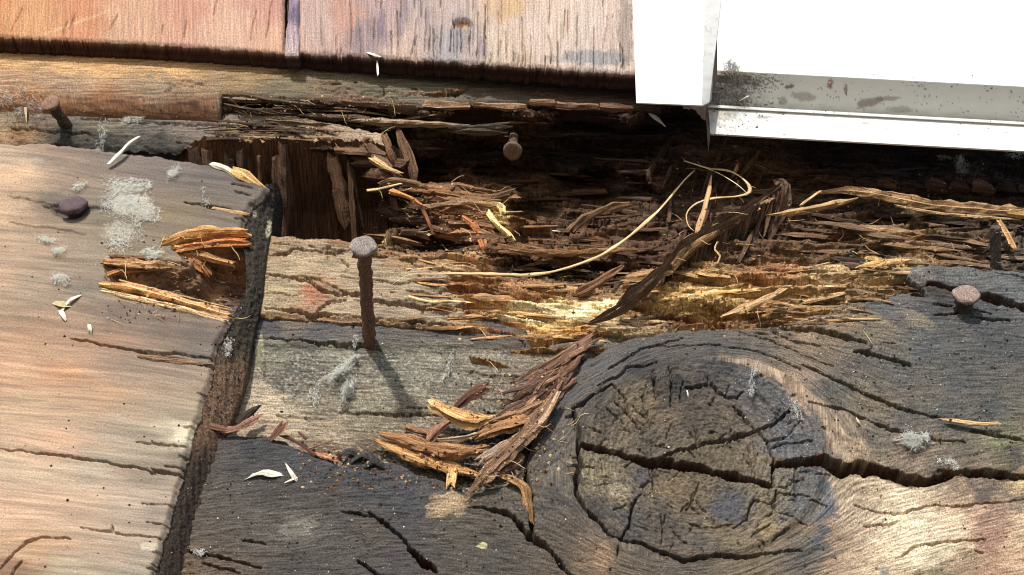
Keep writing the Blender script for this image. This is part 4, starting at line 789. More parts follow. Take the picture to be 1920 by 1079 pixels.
tr([(1140, 590, 10), (1160, 575, 12), (1184, 548, 6)], 13, 12, (245, 225, 165), 45, ends=(.4, .2))
diag = tr([(1108, 606, 0), (1150, 588, 8), (1200, 548, 12), (1245, 508, 14), (1290, 468, 10), (1340, 432, 2), (1400, 400, -8), (1460, 352, -24)], 16, 40, (110, 82, 58), 46, K=13, ends=(.2, .5)); diag['label'] = 'long dark diagonal splinter raised across the cavity'
tr([(1260, 500, 20), (1292, 468, 18), (1330, 445, 10), (1345, 432, 6)], 12, 16, (165, 125, 78), 47); tr([(1360, 412, 2), (1400, 394, -4), (1452, 372, -12)], 7, 9, (190, 155, 105), 48)
tr([(1465, 345, -30), (1475, 355, -30), (1462, 400, -50), (1440, 440, -60)], 30, 24, (92, 68, 52), 49)
tr([(1440, 404, -30), (1500, 396, -24), (1560, 384, -24), (1605, 373, -28)], 14, 12, (188, 150, 98), 50, ends=(.3, .3))
tr([(1502, 386, -40), (1520, 372, -36), (1538, 360, -40)], 8, 8, (205, 175, 125), 51)
lng = tr([(1530, 362, -50), (1590, 358, -38), (1660, 368, -30), (1740, 384, -26), (1830, 392, -26), (1900, 398, -30), (1990, 405, -40)], 22, 20, (165, 130, 88), 52, K=13, ends=(.3, .7)); lng['label'] = 'long pale horizontal splinter under the window sill'
tr([(1680, 386, -24), (1760, 400, -20), (1850, 408, -22), (1912, 412, -26)], 9, 8, (200, 165, 115), 53); tr([(1895, 398, -16), (1940, 402, -14)], 16, 14, (210, 165, 95), 54)
for k in range(9):   # the row of small vertical checks on the ledge right under the sill
    x = 1560 + k * 44; tr([(x, 342 + k * 1.6, -90), (x + 18, 344 + k * 1.6, -88), (x + 36, 347 + k * 1.6, -92)], 26, 20, DK[k % 4], 400 + k, rag=.3, ends=(.9, .8))
# fibres of the ridge under the diagonal splinter
for k in range(26):
    x = 1230 + k * 9; y = 520 - k * 6.3
    tr([(x + 14, y - 8, -8), (x + 8, y + 16, -26), (x - 4, y + 44 + r.uniform(-10, 30), -50)], r.uniform(6, 12), 10, r.choice(DK), 430 + k)
# layered blocks under the broken trim
for (x0, y0, x1, y1, wd, c) in [(418, 182, 500, 186, 16, (130, 108, 84)), (502, 186, 560, 190, 13, (120, 98, 76)), (565, 190, 640, 190, 14, (165, 125, 78)), (640, 192, 700, 196, 13, (125, 98, 72)), (704, 196, 780, 201, 14, (120, 95, 72)), (795, 197, 880, 199, 13, (150, 115, 82)), (890, 196, 985, 200, 15, (160, 124, 88)), (995, 190, 1040, 192, 15, (160, 122, 88)), (1045, 198, 1120, 201, 12, (135, 100, 74)), (1125, 200, 1185, 203, 12, (115, 84, 62)),
                             (430, 206, 560, 214, 10, (105, 82, 62)), (560, 216, 700, 222, 12, (110, 88, 68)), (650, 226, 880, 236, 12, (150, 128, 100)), (480, 228, 640, 238, 11, (125, 104, 82)), (840, 240, 960, 238, 9, (92, 80, 68)), (700, 206, 850, 212, 9, (120, 90, 64)), (855, 246, 950, 250, 8, (80, 68, 58))]:
    tr([(x0, y0, -2 if y0 < 204 else -22), ((x0 + x1) / 2, (y0 + y1) / 2 + 1, 0 if y0 < 204 else -18), (x1, y1, -2 if y0 < 204 else -24)], wd, 16, c, int(x0), ends=(.9, .8) if y0 < 204 else (.3, .3), rag=.5)

for k, (x0, y0, x1, y1, wd, c) in enumerate([(636, 284, 716, 292, 16, (112, 82, 58)), (668, 304, 752, 310, 22, (98, 70, 50)), (690, 330, 768, 338, 24, (104, 72, 50)), (704, 358, 790, 366, 22, (96, 68, 48)), (716, 384, 806, 392, 26, (90, 62, 44)), (736, 412, 850, 420, 24, (82, 56, 40)), (750, 438, 800, 444, 18, (88, 60, 42)),
                             (790, 352, 852, 358, 18, (108, 78, 54)), (806, 376, 896, 380, 20, (128, 94, 62)), (838, 398, 908, 404, 22, (140, 96, 58)), (852, 424, 925, 432, 22, (112, 78, 50)), (870, 448, 940, 456, 22, (100, 70, 46)), (905, 470, 990, 478, 18, (120, 86, 54))]):
    tr([(x0, y0), ((x0 + x1) / 2, (y0 + y1) / 2 - 2), (x1, y1)], wd, wd * 1.1, c, 7000 + k, K=9, ends=(.97, .9), rag=1.1, wob=.15)

# chunks round the rot hole of the plank
for pts, wd, th, c, sd in [([(312, 458, 38), (350, 446, 42), (400, 438, 42), (458, 436, 40)], 20, 22, (215, 150, 70), 61), ([(330, 470, 34), (380, 462, 36), (430, 458, 36), (464, 458, 34)], 15, 18, (190, 118, 50), 62), ([(322, 478, 28), (370, 476, 26), (400, 486, 22), (432, 494, 18)], 14, 16, (205, 150, 85), 63),
                           ([(360, 480, 24), (378, 500, 12), (384, 508, 8)], 24, 14, (170, 110, 55), 64), ([(380, 450, 32), (425, 452, 32), (462, 450, 30)], 9, 12, (175, 105, 45), 65), ([(196, 492, 38), (235, 496, 38), (290, 500, 34), (330, 500, 28)], 18, 20, (200, 150, 95), 66), ([(210, 484, 38), (260, 486, 38), (330, 492, 32)], 9, 12, (130, 85, 52), 67),
                           ([(196, 520, 30), (230, 508, 26), (280, 508, 20)], 16, 16, (165, 110, 58), 68), ([(190, 536, 38), (240, 540, 36), (300, 555, 34), (360, 572, 34), (428, 592, 34)], 15, 20, (215, 165, 105), 69), ([(192, 545, 40), (250, 560, 40), (330, 578, 40), (420, 602, 38)], 10, 14, (225, 185, 130), 70),
                           ([(230, 530, 26), (300, 548, 26), (370, 566, 26), (432, 580, 26)], 9, 10, (190, 150, 100), 71), ([(440, 322, 40), (462, 334, 38), (488, 352, 30)], 20, 20, (210, 165, 95), 72), ([(398, 308, 42), (425, 318, 42), (450, 334, 40)], 11, 8, (240, 225, 195), 73), ([(400, 390, 36), (430, 396, 38), (464, 402, 38)], 7, 8, (205, 165, 105), 74), ([(268, 668, 40), (330, 676, 40), (394, 682, 38)], 12, 6, (130, 98, 72), 75)]:
    splinter('splinter', pts, wd, th, c, sd, plank, K=11, rag=1.2)

# ------------------------------------------------------------------ bark-like pile on the boards: loose slivers, each its own thing
def loose(name, pts, wd, th, col, seed, label, cat='wood splinter', group='loose slivers of wood', **kw):
    P = [(q[0], q[1], q[2] if len(q) > 2 else hit(q[0], q[1]) + th * .4) for q in pts]
    V, Q, C, U = strip_geo(P, wd, th, col, seed, **{k: kw[k] for k in kw if k in ('K', 'ends', 'endcol', 'rag', 'wob')})
    return quads_to_mesh(name, V, Q, C, U, kw.get('mat', M_ROT), label=label, cat=cat, group=group, smooth=kw.get('smooth', False))
pile = empty('bark_pile', PW(1000, 760, 10), 'brown fibrous bark heap between the lichen board and the big knot', 'bark heap')
rr = random.Random(77)
for k in range(60):
    t = rr.random(); x0 = 1100 - 20 * rr.random() - 70 * t; y0 = 655 + 95 * t + rr.uniform(-10, 14)
    L = rr.uniform(60, 150); a = math.radians(rr.gauss(135, 12)); x1 = x0 + L * math.cos(a); y1 = y0 + L * math.sin(a) * .8
    if x1 < 905: x1 = 905 + rr.random() * 20
    hh = 10 + 10 * rr.random()
    splinter('bark_strand', [(x0, y0, hh), ((x0 + x1) / 2 + rr.uniform(-8, 8), (y0 + y1) / 2 + rr.uniform(-6, 6), hh + 8), (x1, y1, hh - 12)], rr.uniform(7, 15), rr.uniform(6, 11), rr.choice([(110, 80, 62), (130, 95, 70), (95, 68, 52), (150, 110, 76)]), 800 + k, pile, K=7, rag=1.5)
for k, (pts, wd) in enumerate([([(1108, 640, 4), (1070, 670, 12), (1040, 700, 16), (1010, 740, 14)], 30), ([(1090, 650, 8), (1030, 690, 16), (985, 730, 14)], 26), ([(1060, 720, 20), (1000, 760, 20), (940, 790, 10)], 26), ([(1040, 745, 22), (985, 790, 18), (915, 800, 6)], 24)]):
    splinter('bark_strand', pts, wd, 12, (118, 84, 66), 880 + k, pile, K=13, rag=1.4)
loose('wood_splinter', [(1040, 745, 40), (1000, 800, 38), (950, 850, 32), (905, 895, 26), (878, 925, 18)], 28, 12, (142, 108, 80), 901, 'long flat grey-brown splinter slanting down beside the knot', K=13, ends=(.6, .15))
loose('wood_splinter', [(1048, 735, 44), (1028, 775, 44), (1000, 810, 42)], 8, 8, (190, 155, 118), 902, 'thin pale sliver along the top of the long slanting splinter')
loose('wood_splinter', [(812, 758, 22), (850, 775, 18), (885, 786, 14), (918, 784, 12)], 26, 18, (205, 150, 85), 903, 'stubby honey-coloured chunk pointing left out of the bark heap', endcol=(225, 185, 125), ends=(.9, .5), K=13)
loose('wood_splinter', [(716, 814, 10), (760, 824, 12), (820, 842, 12), (870, 846, 12), (905, 842, 12)], 24, 18, (170, 120, 74), 904, 'long curved brown splinter, upper of the two at the heap foot', ends=(.3, .6), K=13)
loose('wood_splinter', [(705, 826, 0), (760, 850, 0), (820, 872, -2), (890, 890, -4)], 26, 14, (185, 135, 75), 905, 'broad orange-brown splinter lying just below the long curved one', ends=(.3, .5), K=13)
loose('wood_splinter', [(850, 880, 4), (848, 892, 8), (846, 908, 10)], 16, 10, (200, 155, 95), 906, 'short upright tan stub in the hollow below the splinters', ends=(.8, .8))
loose('wood_splinter', [(905, 815, 22), (940, 802, 26), (985, 790, 26), (1020, 775, 24)], 28, 20, (150, 105, 62), 907, 'thick brown rotten chunk in the middle of the bark heap', K=13, ends=(.7, .4))
loose('wood_splinter', [(902, 862, 16), (925, 848, 20), (946, 834, 24)], 18, 12, (165, 140, 118), 908, 'short grey chip propped against the long flat splinter', ends=(.8, .7))
loose('wood_splinter', [(806, 822, 10), (820, 806, 14), (838, 794, 14)], 18, 12, (150, 105, 80), 909, 'reddish-brown chip standing below the honey-coloured chunk', ends=(.8, .6))
loose('wood_splinter', [(858, 760, 6), (880, 740, 20), (906, 728, 26)], 22, 8, (95, 62, 44), 910, 'dark curled bark flake standing behind the honey-coloured chunk', ends=(.5, .7))
loose('wood_splinter', [(825, 826, 14), (870, 822, 16), (905, 812, 18)], 9, 7, (160, 140, 118), 911, 'thin grey twig lying over the curved brown splinter')
loose('wood_splinter', [(760, 800, -10), (800, 812, -8), (850, 822, -6)], 10, 8, (140, 100, 64), 912, 'slim brown sliver above the long curved brown splinter')
loose('wood_splinter', [(942, 893, 16), (962, 900, 18), (982, 916, 16), (990, 945, 8), (996, 980, 0)], 15, 12, (165, 120, 70), 913, 'curled tan shaving dipping into the crack left of the knot', ends=(.7, .3))
loose('wood_splinter', [(940, 880, 14), (965, 872, 16), (975, 862, 18)], 18, 10, (130, 95, 78), 914, 'small brown chip at the head of the curled shaving', ends=(.6, .6))
loose('wood_splinter', [(1358, 592, 6), (1400, 578, 14), (1440, 560, 18), (1466, 545, 20)], 15, 12, (190, 150, 98), 915, 'tan stick leaning on the yellow torn wood above the knot', ends=(.4, .8))
loose('wood_splinter', [(1875, 416, -10), (1888, 438, -6), (1902, 466, -10)], 13, 8, (200, 150, 88), 916, 'orange sliver hanging beside the headless nail at the right')
loose('wood_splinter', [(1612, 500, -4), (1645, 494, 0), (1705, 488, -4)], 14, 9, (215, 170, 95), 917, 'yellow chip in the gap above the grey part of the knotted board', ends=(.3, .3))
loose('wood_splinter', [(1765, 786, 16), (1800, 792, 18), (1840, 796, 20), (1872, 794, 20)], 10, 5, (200, 160, 105), 918, 'thin tan shaving caught in the right-hand crack', ends=(.2, .8))
loose('wood_splinter', [(690, 358, 6), (715, 354, 8), (752, 345, 6)], 6, 5, (215, 190, 130), 919, 'pale straw-like shred at the left wall of the cavity')
loose('wood_splinter', [(1345, 455, 16), (1340, 468, 18), (1350, 480, 18), (1345, 494, 16)], 5, 5, (200, 165, 110), 920, 'tiny curled shaving hanging on the dark diagonal ridge')
loose('wood_splinter', [(1180, 520, 10), (1215, 515, 14), (1256, 512, 12)], 16, 10, (185, 142, 88), 921, 'flat tan chip left of the long diagonal splinter', ends=(.6, .6))
# shards at the foot of the plank
for k, (pts, wd, c, lb) in enumerate([([(378, 792, 20), (400, 800, 22), (425, 806, 18)], 12, (120, 82, 62), 'brown shard wedged under the end of the left plank'), ([(425, 808, 16), (452, 800, 22), (478, 788, 26)], 15, (135, 95, 76), 'reddish shard with a torn tip right of the plank end'),
                                      ([(452, 792, 8), (460, 780, 10), (478, 768, 12)], 16, (56, 42, 36), 'black curled shard behind the reddish one'), ([(508, 822, 8), (520, 810, 16), (528, 798, 20)], 12, (110, 72, 56), 'pointed brown flake standing at the board edge'), ([(535, 820, 6), (560, 832, 10), (580, 846, 10)], 14, (98, 64, 50), 'dark brown flake, second along the board edge'),
                                      ([(575, 842, 4), (600, 834, 8), (622, 826, 8)], 5, (150, 105, 70), 'thin orange-brown splinter crossing the flakes'), ([(590, 852, 4), (612, 858, 6), (632, 862, 6)], 10, (165, 110, 74), 'small tan flake nearest the black crust'), ([(562, 812, -4), (575, 824, 0)], 4, (90, 62, 46), 'tiny dark sliver standing over the flakes')]):
    loose('bark_flake', pts, wd, wd * .45, c, 940 + k, lb, 'bark flake', 'bark flakes on the board edge', ends=(.9, .7), rag=1.8, wob=.5, K=6)
for k, (x, y) in enumerate([(655, 848), (680, 856), (700, 868)]):
    loose('char_lump', [(x - 13, y + 5, 12), (x, y - 2, 15), (x + 14, y + 6, 12)], 11, 6, (58, 54, 52), 960 + k, ['black crusty lump at the left of the notch in the bottom board', 'black crusty lump in the middle of the notch', 'black crusty lump at the right of the notch by the orange splinter'][k], 'charred lump', None, rag=1.8, ends=(.5, .4), mat=M_CHAR)

# ------------------------------------------------------------------ straw and curled ribbon
loose('dry_straw', [(732, 537, 6), (752, 522, 10), (780, 514, 12), (850, 514, 14), (930, 515, 16), (1000, 516, 14), (1060, 504, 8), (1130, 478, 0), (1190, 436, -10), (1240, 390, -24), (1280, 342, -40), (1303, 320, -50)], 6.6, 4.2, (205, 178, 122), 970, 'long pale dry straw arching over the cavity', 'straw', None, mat=M_FIBRE, ends=(.15, .6), K=8, wob=.35, rag=.3, smooth=True)
loose('dry_ribbon', [(1284, 303, -40), (1330, 316, -30), (1370, 322, -26), (1400, 342, -24), (1406, 360, -24), (1385, 368, -20), (1340, 372, -14), (1306, 382, -8), (1288, 400, -6), (1290, 422, -6), (1302, 434, -6)], 7, 3, (190, 155, 108), 971, 'curled brown ribbon of bark fibre looping at the end of the straw', 'fibre ribbon', None, mat=M_FIBRE, ends=(.3, .3), K=8, wob=.3, smooth=True)
loose('dry_ribbon', [(1306, 438, -4), (1316, 408, -4), (1328, 365, -10), (1334, 330, -18)], 8, 3, (180, 140, 92), 972, 'straight flat fibre standing behind the ribbon loop', 'fibre ribbon', None, mat=M_FIBRE, ends=(.7, .3), wob=.2, smooth=True)
loose('dry_ribbon', [(1284, 302, -30), (1340, 322, -24), (1380, 345, -22), (1400, 362, -20)], 3, 2, (225, 205, 160), 973, 'thin pale thread along the top of the ribbon loop', 'fibre ribbon', None, mat=M_FIBRE, smooth=True)

# ------------------------------------------------------------------ nails
def lathe(axis0, axis1, prof, nseg, col, seed, name, parent, bend=0, mat=None):
    """prof: (t along the axis in px, radius px)"""
    A = np.array(axis0); B = np.array(axis1); D = B - A; L = np.linalg.norm(D); D = D / L
    n1 = np.cross(D, [1, .2, .1]); n1 /= np.linalg.norm(n1); n2 = np.cross(D, n1)
    V = []; C = []; U = []; K = nseg
    an = np.linspace(0, 2 * np.pi, K, endpoint=False)
    for j, (t, rd) in enumerate(prof):
        rr_ = rd * (1 + (.07 if name == 'head' else .17) * pn(np.cos(an) * 1.3 + t * .07, np.sin(an) * 1.3 + j * .31, seed) * 1.6)
        c = A + D * t * PX + n1 * bend * PX * math.sin(math.pi * min(1, max(0, t * PX / L)))
        tt = 1.1 * pn(np.cos(an) * 2 + t * .1, np.sin(an) * 2 + rd * .3, seed + 2) if j > len(prof) - 6 else 0
        V.append(c + (np.cos(an) * rr_)[:, None] * n1 * PX + (np.sin(an) * rr_)[:, None] * n2 * PX + (np.asarray(tt) * np.ones(K))[:, None] * D * PX)
        C.append(rgb(*col) * (1 + .55 * pn(np.cos(an) * 2.5 + t * .09, np.sin(an) * 2.5 + t * .05 + rd * .2, seed + 4))[:, None]); U.append(np.stack([np.cos(an) * rd * 2 + t, np.sin(an) * rd * 2 + t * .3], -1))
    Q = []
    for j in range(len(prof) - 1):
        for k in range(K):
            k2 = (k + 1) % K; Q.append((j * K + k, j * K + k2, (j + 1) * K + k2, (j + 1) * K + k))
    V = np.concatenate(V); C = np.concatenate(C); U = np.concatenate(U)
    return mesh_obj(name, V, Q, C, U, mat or M_RUST, parent=parent)
def nail(base, head, rs, rh, colh, cols, label, seed, bend=0, nohead=False, th=7):
    a = PW(*base); b = PW(*head); L = np.linalg.norm(b - a) / PX
    e = empty('nail', a, label, 'nail', 'rusty nails standing out of the boards')
    ts = np.linspace(-30, L - (0 if nohead else th * .6), 34)
    pr = [(t, rs * (1 + .10 * math.sin(t * 1.7 + seed) * (.5 + .5 * math.sin(t * .31)))) for t in ts]
    if nohead: pr += [(L, rs * .9), (L + 1, rs * .5), (L + 1.5, .1)]
    else: pr += [(L - th * .3, rs * 1.35)]
    lathe(a, b, pr, 16, cols, seed, 'shank', e, bend)
    if not nohead:
        hp = [(L - th, .1), (L - th, rh * .6), (L - th * .8, rh * .92), (L - th * .3, rh), (L + th * .2, rh * .97), (L + th * .5, rh * .86), (L + th * .62, rh * .6), (L + th * .6, rh * .3), (L + th * .6, .1)]
        lathe(a, b, hp, 30, colh, seed + 9, 'head', e)
    return e
RU = (92, 58, 44); RD = (72, 50, 44)
nail((692, 640, -14), (682, 461, 228), 11.5, 23, (150, 136, 128), (118, 80, 60), 'tall rusty nail standing out of the grey board in front of the tan board', 1, bend=7, th=6)
nail((118, 226, -8), (95, 194, 48), 12, 20, (150, 110, 84), (105, 76, 60), 'rusty nail at the upper left, tangled in cobweb', 2)
nail((143, 404, 30), (137, 384, 54), 15, 27, (98, 76, 80), (70, 56, 56), 'broad dark nail head seated in the big left plank', 3, th=9)
nail((966, 228, -110), (961, 284, -40), 10, 21, (118, 88, 68), (96, 74, 58), 'rusty bent nail hanging out of the dark cavity roof', 4)
nail((1806, 582, 0), (1812, 552, 40), 15, 24, (150, 128, 115), (80, 62, 52), 'short rusty nail in the grey corner right of the knot', 5)
nail((1866, 505, -20), (1867, 425, 60), 9.5, 9, (90, 78, 72), (88, 76, 70), 'headless grey nail shank under the window sill', 6, nohead=True)

# ------------------------------------------------------------------ cobweb tufts and white flecks
bpy.context.view_layer.update(); DG = bpy.context.evaluated_depsgraph_get()
def tubes(paths, rad, K=3):
    V = []; Q = []; U = []
    for P in paths:
        n = len(P); b0 = len(V)
        for j in range(n):
            T = P[min(j + 1, n - 1)] - P[max(j - 1, 0)]; T /= np.linalg.norm(T) + 1e-12
            a = np.cross(T, [.3, -1, .2]); a /= np.linalg.norm(a) + 1e-12; b = np.cross(T, a)
            rd = rad * (1 - .5 * abs(2 * j / (n - 1) - 1)) * PX
            for k in range(K):
                q = 2 * math.pi * k / K; V.append(P[j] + a * math.cos(q) * rd + b * math.sin(q) * rd); U.append((j * 3, k))
        for j in range(n - 1):
            for k in range(K):
                k2 = (k + 1) % K; Q.append((b0 + j * K + k, b0 + j * K + k2, b0 + (j + 1) * K + k2, b0 + (j + 1) * K + k))
    return np.array(V), Q, np.array(U)
def tuft(x, y, rx, ry, n, label, seed, ang=0, rad=.55, col=(240, 242, 234), lift=6, core=.5):
    rr = random.Random(seed); paths = []
    h = hit(x, y); ca, sa = math.cos(ang), math.sin(ang)
    subs = [(rr.gauss(0, .5), rr.gauss(0, .5)) for _ in range(5)]; rad *= .5
    for k in range(int(n * 3.0)):
        sb = rr.choice(subs); g = lambda q: max(-1.1, min(1.1, q + rr.gauss(0, core * .6)))
        u, v = g(sb[0]) * rx, g(sb[1]) * ry; th = rr.uniform(0, 6.28); L = rr.uniform(.2, .6) * min(rx, 24) * 1.0; P = []
        cu, cv = u, v; z = rr.uniform(0, lift)
        for j in range(7):
            P.append((x + cu * ca - cv * sa, y + cu * sa + cv * ca, h + 2 + z)); th += rr.gauss(0, .55)
            cu += math.cos(th) * L / 7; cv += math.sin(th) * L / 7 * (ry / rx) ** .5; z = max(0, z + rr.gauss(0, lift * .15))
        P = np.array(P); paths.append(PW(P[:, 0], P[:, 1], P[:, 2]))
    V, Q, U = tubes(paths, rad)
    return mesh_obj('cobweb_tuft', V, Q, rgb(*col) * 1.0, U, M_FIBRE, label=label, cat='cobweb', group='pale cobweb tufts stuck to the wood')
tuft(245, 385, 48, 26, 420, 'largest pale cobweb patch, on the plank right of the nail head', 1, lift=3)
tuft(235, 350, 40, 14, 150, 'pale cobweb strip just above the largest patch', 2, .05, lift=3)
tuft(225, 435, 36, 32, 120, 'thin round cobweb below the largest patch', 3, -.3, rad=.45, lift=2)
tuft(325, 325, 16, 9, 70, 'small feathery cobweb tuft near the top of the plank', 4, -.7)
tuft(248, 228, 20, 10, 110, 'white cobweb wad on the grey strip board', 5, -.4)
tuft(30, 185, 46, 22, 120, 'cobweb mesh left of the upper nail', 6, .4, rad=.5, lift=20)
tuft(20, 215, 40, 24, 60, 'sagging cobweb below the upper left nail', 7, -.7, rad=.5, lift=20)
tuft(190, 250, 12, 30, 46, 'wispy vertical cobweb on the grey strip board', 8, .25, rad=.5)
tuft(113, 521, 15, 13, 75, 'square white cobweb tuft on the plank below the nail head', 9)
tuft(88, 452, 20, 7, 50, 'upper of two small white tufts left on the plank', 10, .4)
tuft(112, 470, 13, 7, 56, 'lower of two small white tufts left on the plank', 11, -.3)
tuft(150, 348, 16, 6, 46, 'small white tuft just above the broad nail head', 12, -.5)
tuft(285, 475, 26, 9, 70, 'white wisp on the upper rim of the rot hole', 13, -.3)
tuft(385, 370, 8, 16, 34, 'faint upright wisp near the plank end', 14)
tuft(632, 700, 40, 10, 170, 'bushy cobweb arch below the tall nail', 15, -.5, lift=14, rad=.7)
tuft(655, 722, 10, 34, 130, 'dangling right leg of the cobweb arch below the tall nail', 16, .3, lift=14, rad=.7)
tuft(588, 745, 10, 22, 60, 'grey wisp at the left foot of the cobweb arch', 17, .3)
tuft(488, 655, 8, 40, 190, 'long cream mould streak beside the plank end', 18, -.05, col=(205, 200, 165), core=.4)
tuft(845, 685, 6, 26, 90, 'narrow white wisp hanging on the grey board', 19, .25, lift=8)
tuft(665, 643, 6, 12, 50, 'tiny white bud just left of the tall nail foot', 20, lift=6)
tuft(1412, 712, 9, 26, 70, 'fan-shaped white wisp on top of the knot', 21, .2, lift=10)
tuft(1490, 770, 8, 30, 50, 'faint white streak right of the knot rim', 22, -.3, rad=.5)
tuft(1712, 824, 22, 16, 260, 'fluffy white tuft right of the knot', 23, .2, lift=12, core=.45)
tuft(1690, 828, 22, 4, 40, 'thin tail of web on the left of the fluffy tuft', 24)
tuft(1775, 864, 20, 8, 45, 'loose web threads below right of the fluffy tuft', 25, .5)
tuft(1800, 312, 14, 18, 150, 'white cobweb ball under the window sill', 26, .2, lift=14)
tuft(1772, 295, 16, 5, 40, 'wisp left of the cobweb ball under the sill', 27)
tuft(1374, 120, 15, 11, 60, 'grey-green cobweb clump in the window corner', 28, .3, col=(120, 135, 130), lift=14)
tuft(1385, 136, 30, 6, 50, 'dusty strands along the top of the sill corner', 29, .05, col=(165, 155, 125), lift=10)
tuft(1658, 1070, 8, 14, 36, 'bluish wisp at the bottom edge right of the knot', 30, col=(170, 185, 195))
tuft(372, 1032, 14, 8, 40, 'pale wisp over the gap at the bottom left', 31, .2)
tuft(430, 650, 6, 16, 40, 'pale thread on the crusted plank end', 32, .1)
tuft(425, 660, 10, 22, 36, 'pale web in the dirt of the plank end', 33, .3, rad=.5)
tuft(1905, 290, 20, 10, 40, 'small web at the right under the sill', 34)

def flake(x, y, L, wd, a, label, seed, col=(214, 208, 186), bend=0, name='pale_flake'):
    dx, dy = math.cos(a) * L / 2, math.sin(a) * L / 2; h = hit(x, y) + 2.5
    P = [(x - dx, y - dy, h), (x + bend * dy / L, y - bend * dx / L - bend, h + 4), (x + dx, y + dy, h)]
    V, Q, C, U = strip_geo(P, wd * .85, wd * .22, col, seed, K=6, ends=(.8, .6), rag=2.2, wob=.8)
    quads_to_mesh(name, V, Q, C, U, M_FIBRE, label=label, cat='flake', group='pale flakes lying on the wood', smooth=False)
flake(493, 891, 50, 13, -.1, 'larger cream flake on the dark bottom board', 1, bend=4)
flake(545, 884, 26, 8, 1.0, 'upper arm of the forked cream flake on the bottom board', 2); flake(546, 900, 24, 7, -.4, 'lower arm of the forked cream flake on the bottom board', 3)
loose('pale_twig', [(205, 309, 47), (222, 292, 52), (240, 272, 54), (262, 257, 50)], 9, 7, (226, 218, 196), 4, 'white bone-like twig at the top of the plank', 'twig', None, mat=M_FIBRE, ends=(.9, .6), rag=.8)
flake(48, 208, 34, 8, 1.5, 'short tan stick under the upper left nail', 5, col=(205, 175, 130)); flake(707, 118, 40, 9, 1.5, 'white peg hanging from the siding edge', 6, col=(225, 232, 220)); flake(700, 103, 22, 7, .3, 'white crumb at the top of the hanging peg', 7)
flake(132, 568, 40, 7, -.7, 'crooked cream crumb in the middle of the plank', 8, bend=4); flake(118, 570, 18, 12, .2, 'yellowish speck beside the crooked crumb', 9, col=(200, 185, 130)); flake(118, 593, 20, 5, 1.0, 'small white curl below the crooked crumb', 10); flake(168, 617, 14, 6, 1.4, 'tiny white drop on the plank', 11)
flake(1226, 218, 40, 13, .75, 'white paint flake hanging below the window jamb', 12, col=(225, 225, 225)); flake(1040, 433, 14, 5, .1, 'small white speck deep in the cavity', 13); flake(1610, 791, 14, 5, 1, 'tiny tan chip on the crack right of the knot', 14, col=(190, 170, 130))
flake(1400, 182, 18, 7, -.5, 'pale crumb on the sill near the corner', 15, col=(200, 190, 185)); flake(1556, 157, 9, 7, 1.3, 'brown crumb on the upper sill', 16, col=(150, 110, 90)); pass
flake(1585, 170, 16, 3, 1.3, 'dark little hook on the sill between the smears', 19, col=(90, 80, 80)); flake(1480, 163, 14, 5, -.2, 'dark dropping on the sill', 20, col=(70, 62, 60)); flake(1290, 740, 12, 4, 1.4, 'white grain on the knot', 21)

# uncountable grit, specks and hairs
def specks(name, n, regions, size, cols, seed, parent=None, **kw):
    rr = random.Random(seed); V = []; Q = []; C = []; U = []
    for k in range(n):
        rg = rr.choice(regions); x = rr.uniform(rg[0], rg[2]); y = rr.uniform(rg[1], rg[3]); h = hit(x, y) + .6
        s = rr.uniform(*size) * rr.uniform(.5, 1); c = PW(x, y, h); b0 = len(V)
        for d in ((1, 0, 0), (0, 0, 1), (-1, 0, 0), (0, 0, -1), (0, -1, 0)):
            q = rr.uniform(.5, 1.4); V.append(c + np.array(d) * s * q * PX)
        for a, b in ((0, 1), (1, 2), (2, 3), (3, 0)): Q.append((b0 + a, b0 + b, b0 + 4))
        cc = rgb(*rr.choice(cols)); C += [cc] * 5; U += [(x, y)] * 5
    return mesh_obj(name, np.array(V), Q, np.array(C), np.array(U), M_FIBRE, tris=True, smooth=False, kind='stuff', **kw)
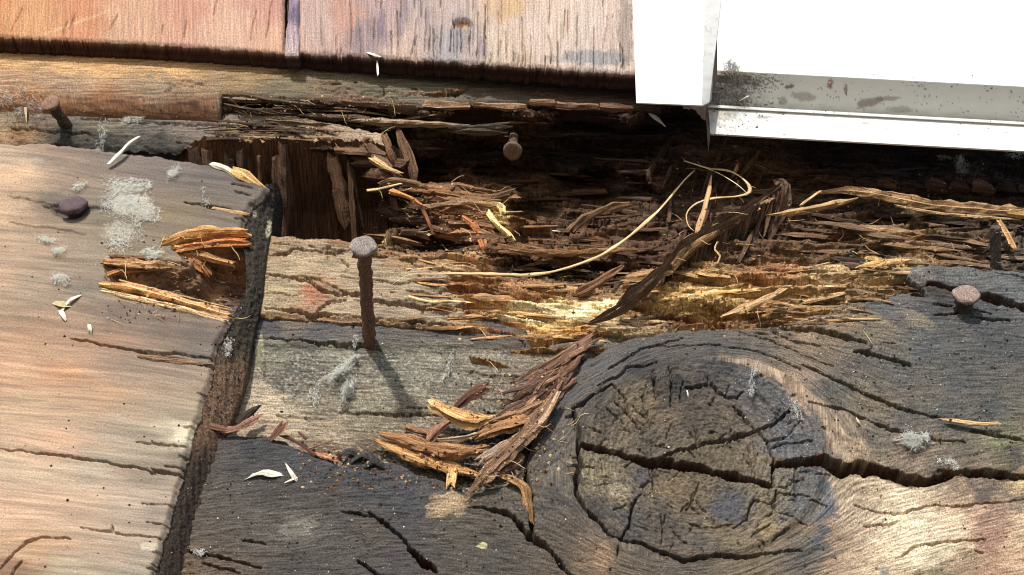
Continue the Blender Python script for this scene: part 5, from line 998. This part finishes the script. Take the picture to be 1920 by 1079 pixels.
WB = [(0, 300, 380, 1079), (380, 850, 980, 1079), (1000, 640, 1900, 1070), (1350, 560, 1900, 850), (520, 600, 980, 800), (0, 200, 700, 262)]
specks('dust_specks', 800, WB, (.8, 2.0), [(215, 215, 195), (190, 190, 170), (230, 228, 210), (160, 160, 150)], 5)
specks('dark_grit', 800, WB + [(1500, 600, 1900, 860), (390, 600, 480, 800)], (1.0, 3.0), [(50, 42, 36), (70, 60, 50), (36, 32, 30)], 6)
specks('wood_crumbs', 1600, [(850, 490, 1700, 640), (700, 340, 960, 480), (880, 690, 1060, 910), (560, 840, 900, 920), (420, 180, 760, 270), (1240, 300, 1900, 520), (190, 440, 460, 600)], (1.5, 4.5), [(190, 145, 90), (140, 100, 62), (225, 190, 125), (100, 70, 48), (90, 66, 48)], 7)
specks('sill_grime', 150, [(1340, 140, 1900, 200), (1335, 205, 1900, 255), (1340, 140, 1430, 240), (1335, 140, 1400, 220)], (.8, 2.6), [(70, 60, 55), (100, 85, 75), (50, 45, 42)], 8)
def hairs(name, n, regions, L, ang, cols, seed, rad=.6):
    rr = random.Random(seed); paths = []
    for k in range(n):
        rg = rr.choice(regions); x = rr.uniform(rg[0], rg[2]); y = rr.uniform(rg[1], rg[3]); h = hit(x, y) + 1; th = rr.gauss(*ang); l = rr.uniform(*L); P = []
        for j in range(6):
            P.append((x, y, h)); th += rr.gauss(0, .25); x += math.cos(th) * l / 6; y += math.sin(th) * l / 6; h += rr.uniform(-1, 2.6)
        P = np.array(P); paths.append(PW(P[:, 0], P[:, 1], P[:, 2]))
    V, Q, U = tubes(paths, rad)
    col = np.repeat(np.array([rgb(*rr.choice(cols)) for _ in range(n)]), 18, 0)
    mesh_obj(name, V, Q, col, U, M_FIBRE, kind='stuff')
hairs('torn_fibres', 420, [(850, 480, 1700, 640), (700, 330, 960, 470), (880, 660, 1090, 900), (1240, 280, 1500, 520), (1500, 400, 1900, 500), (200, 430, 460, 600), (420, 180, 760, 260)], (12, 46), (.05, .5), [(210, 170, 110), (150, 110, 70), (110, 80, 58), (230, 200, 140)], 9)
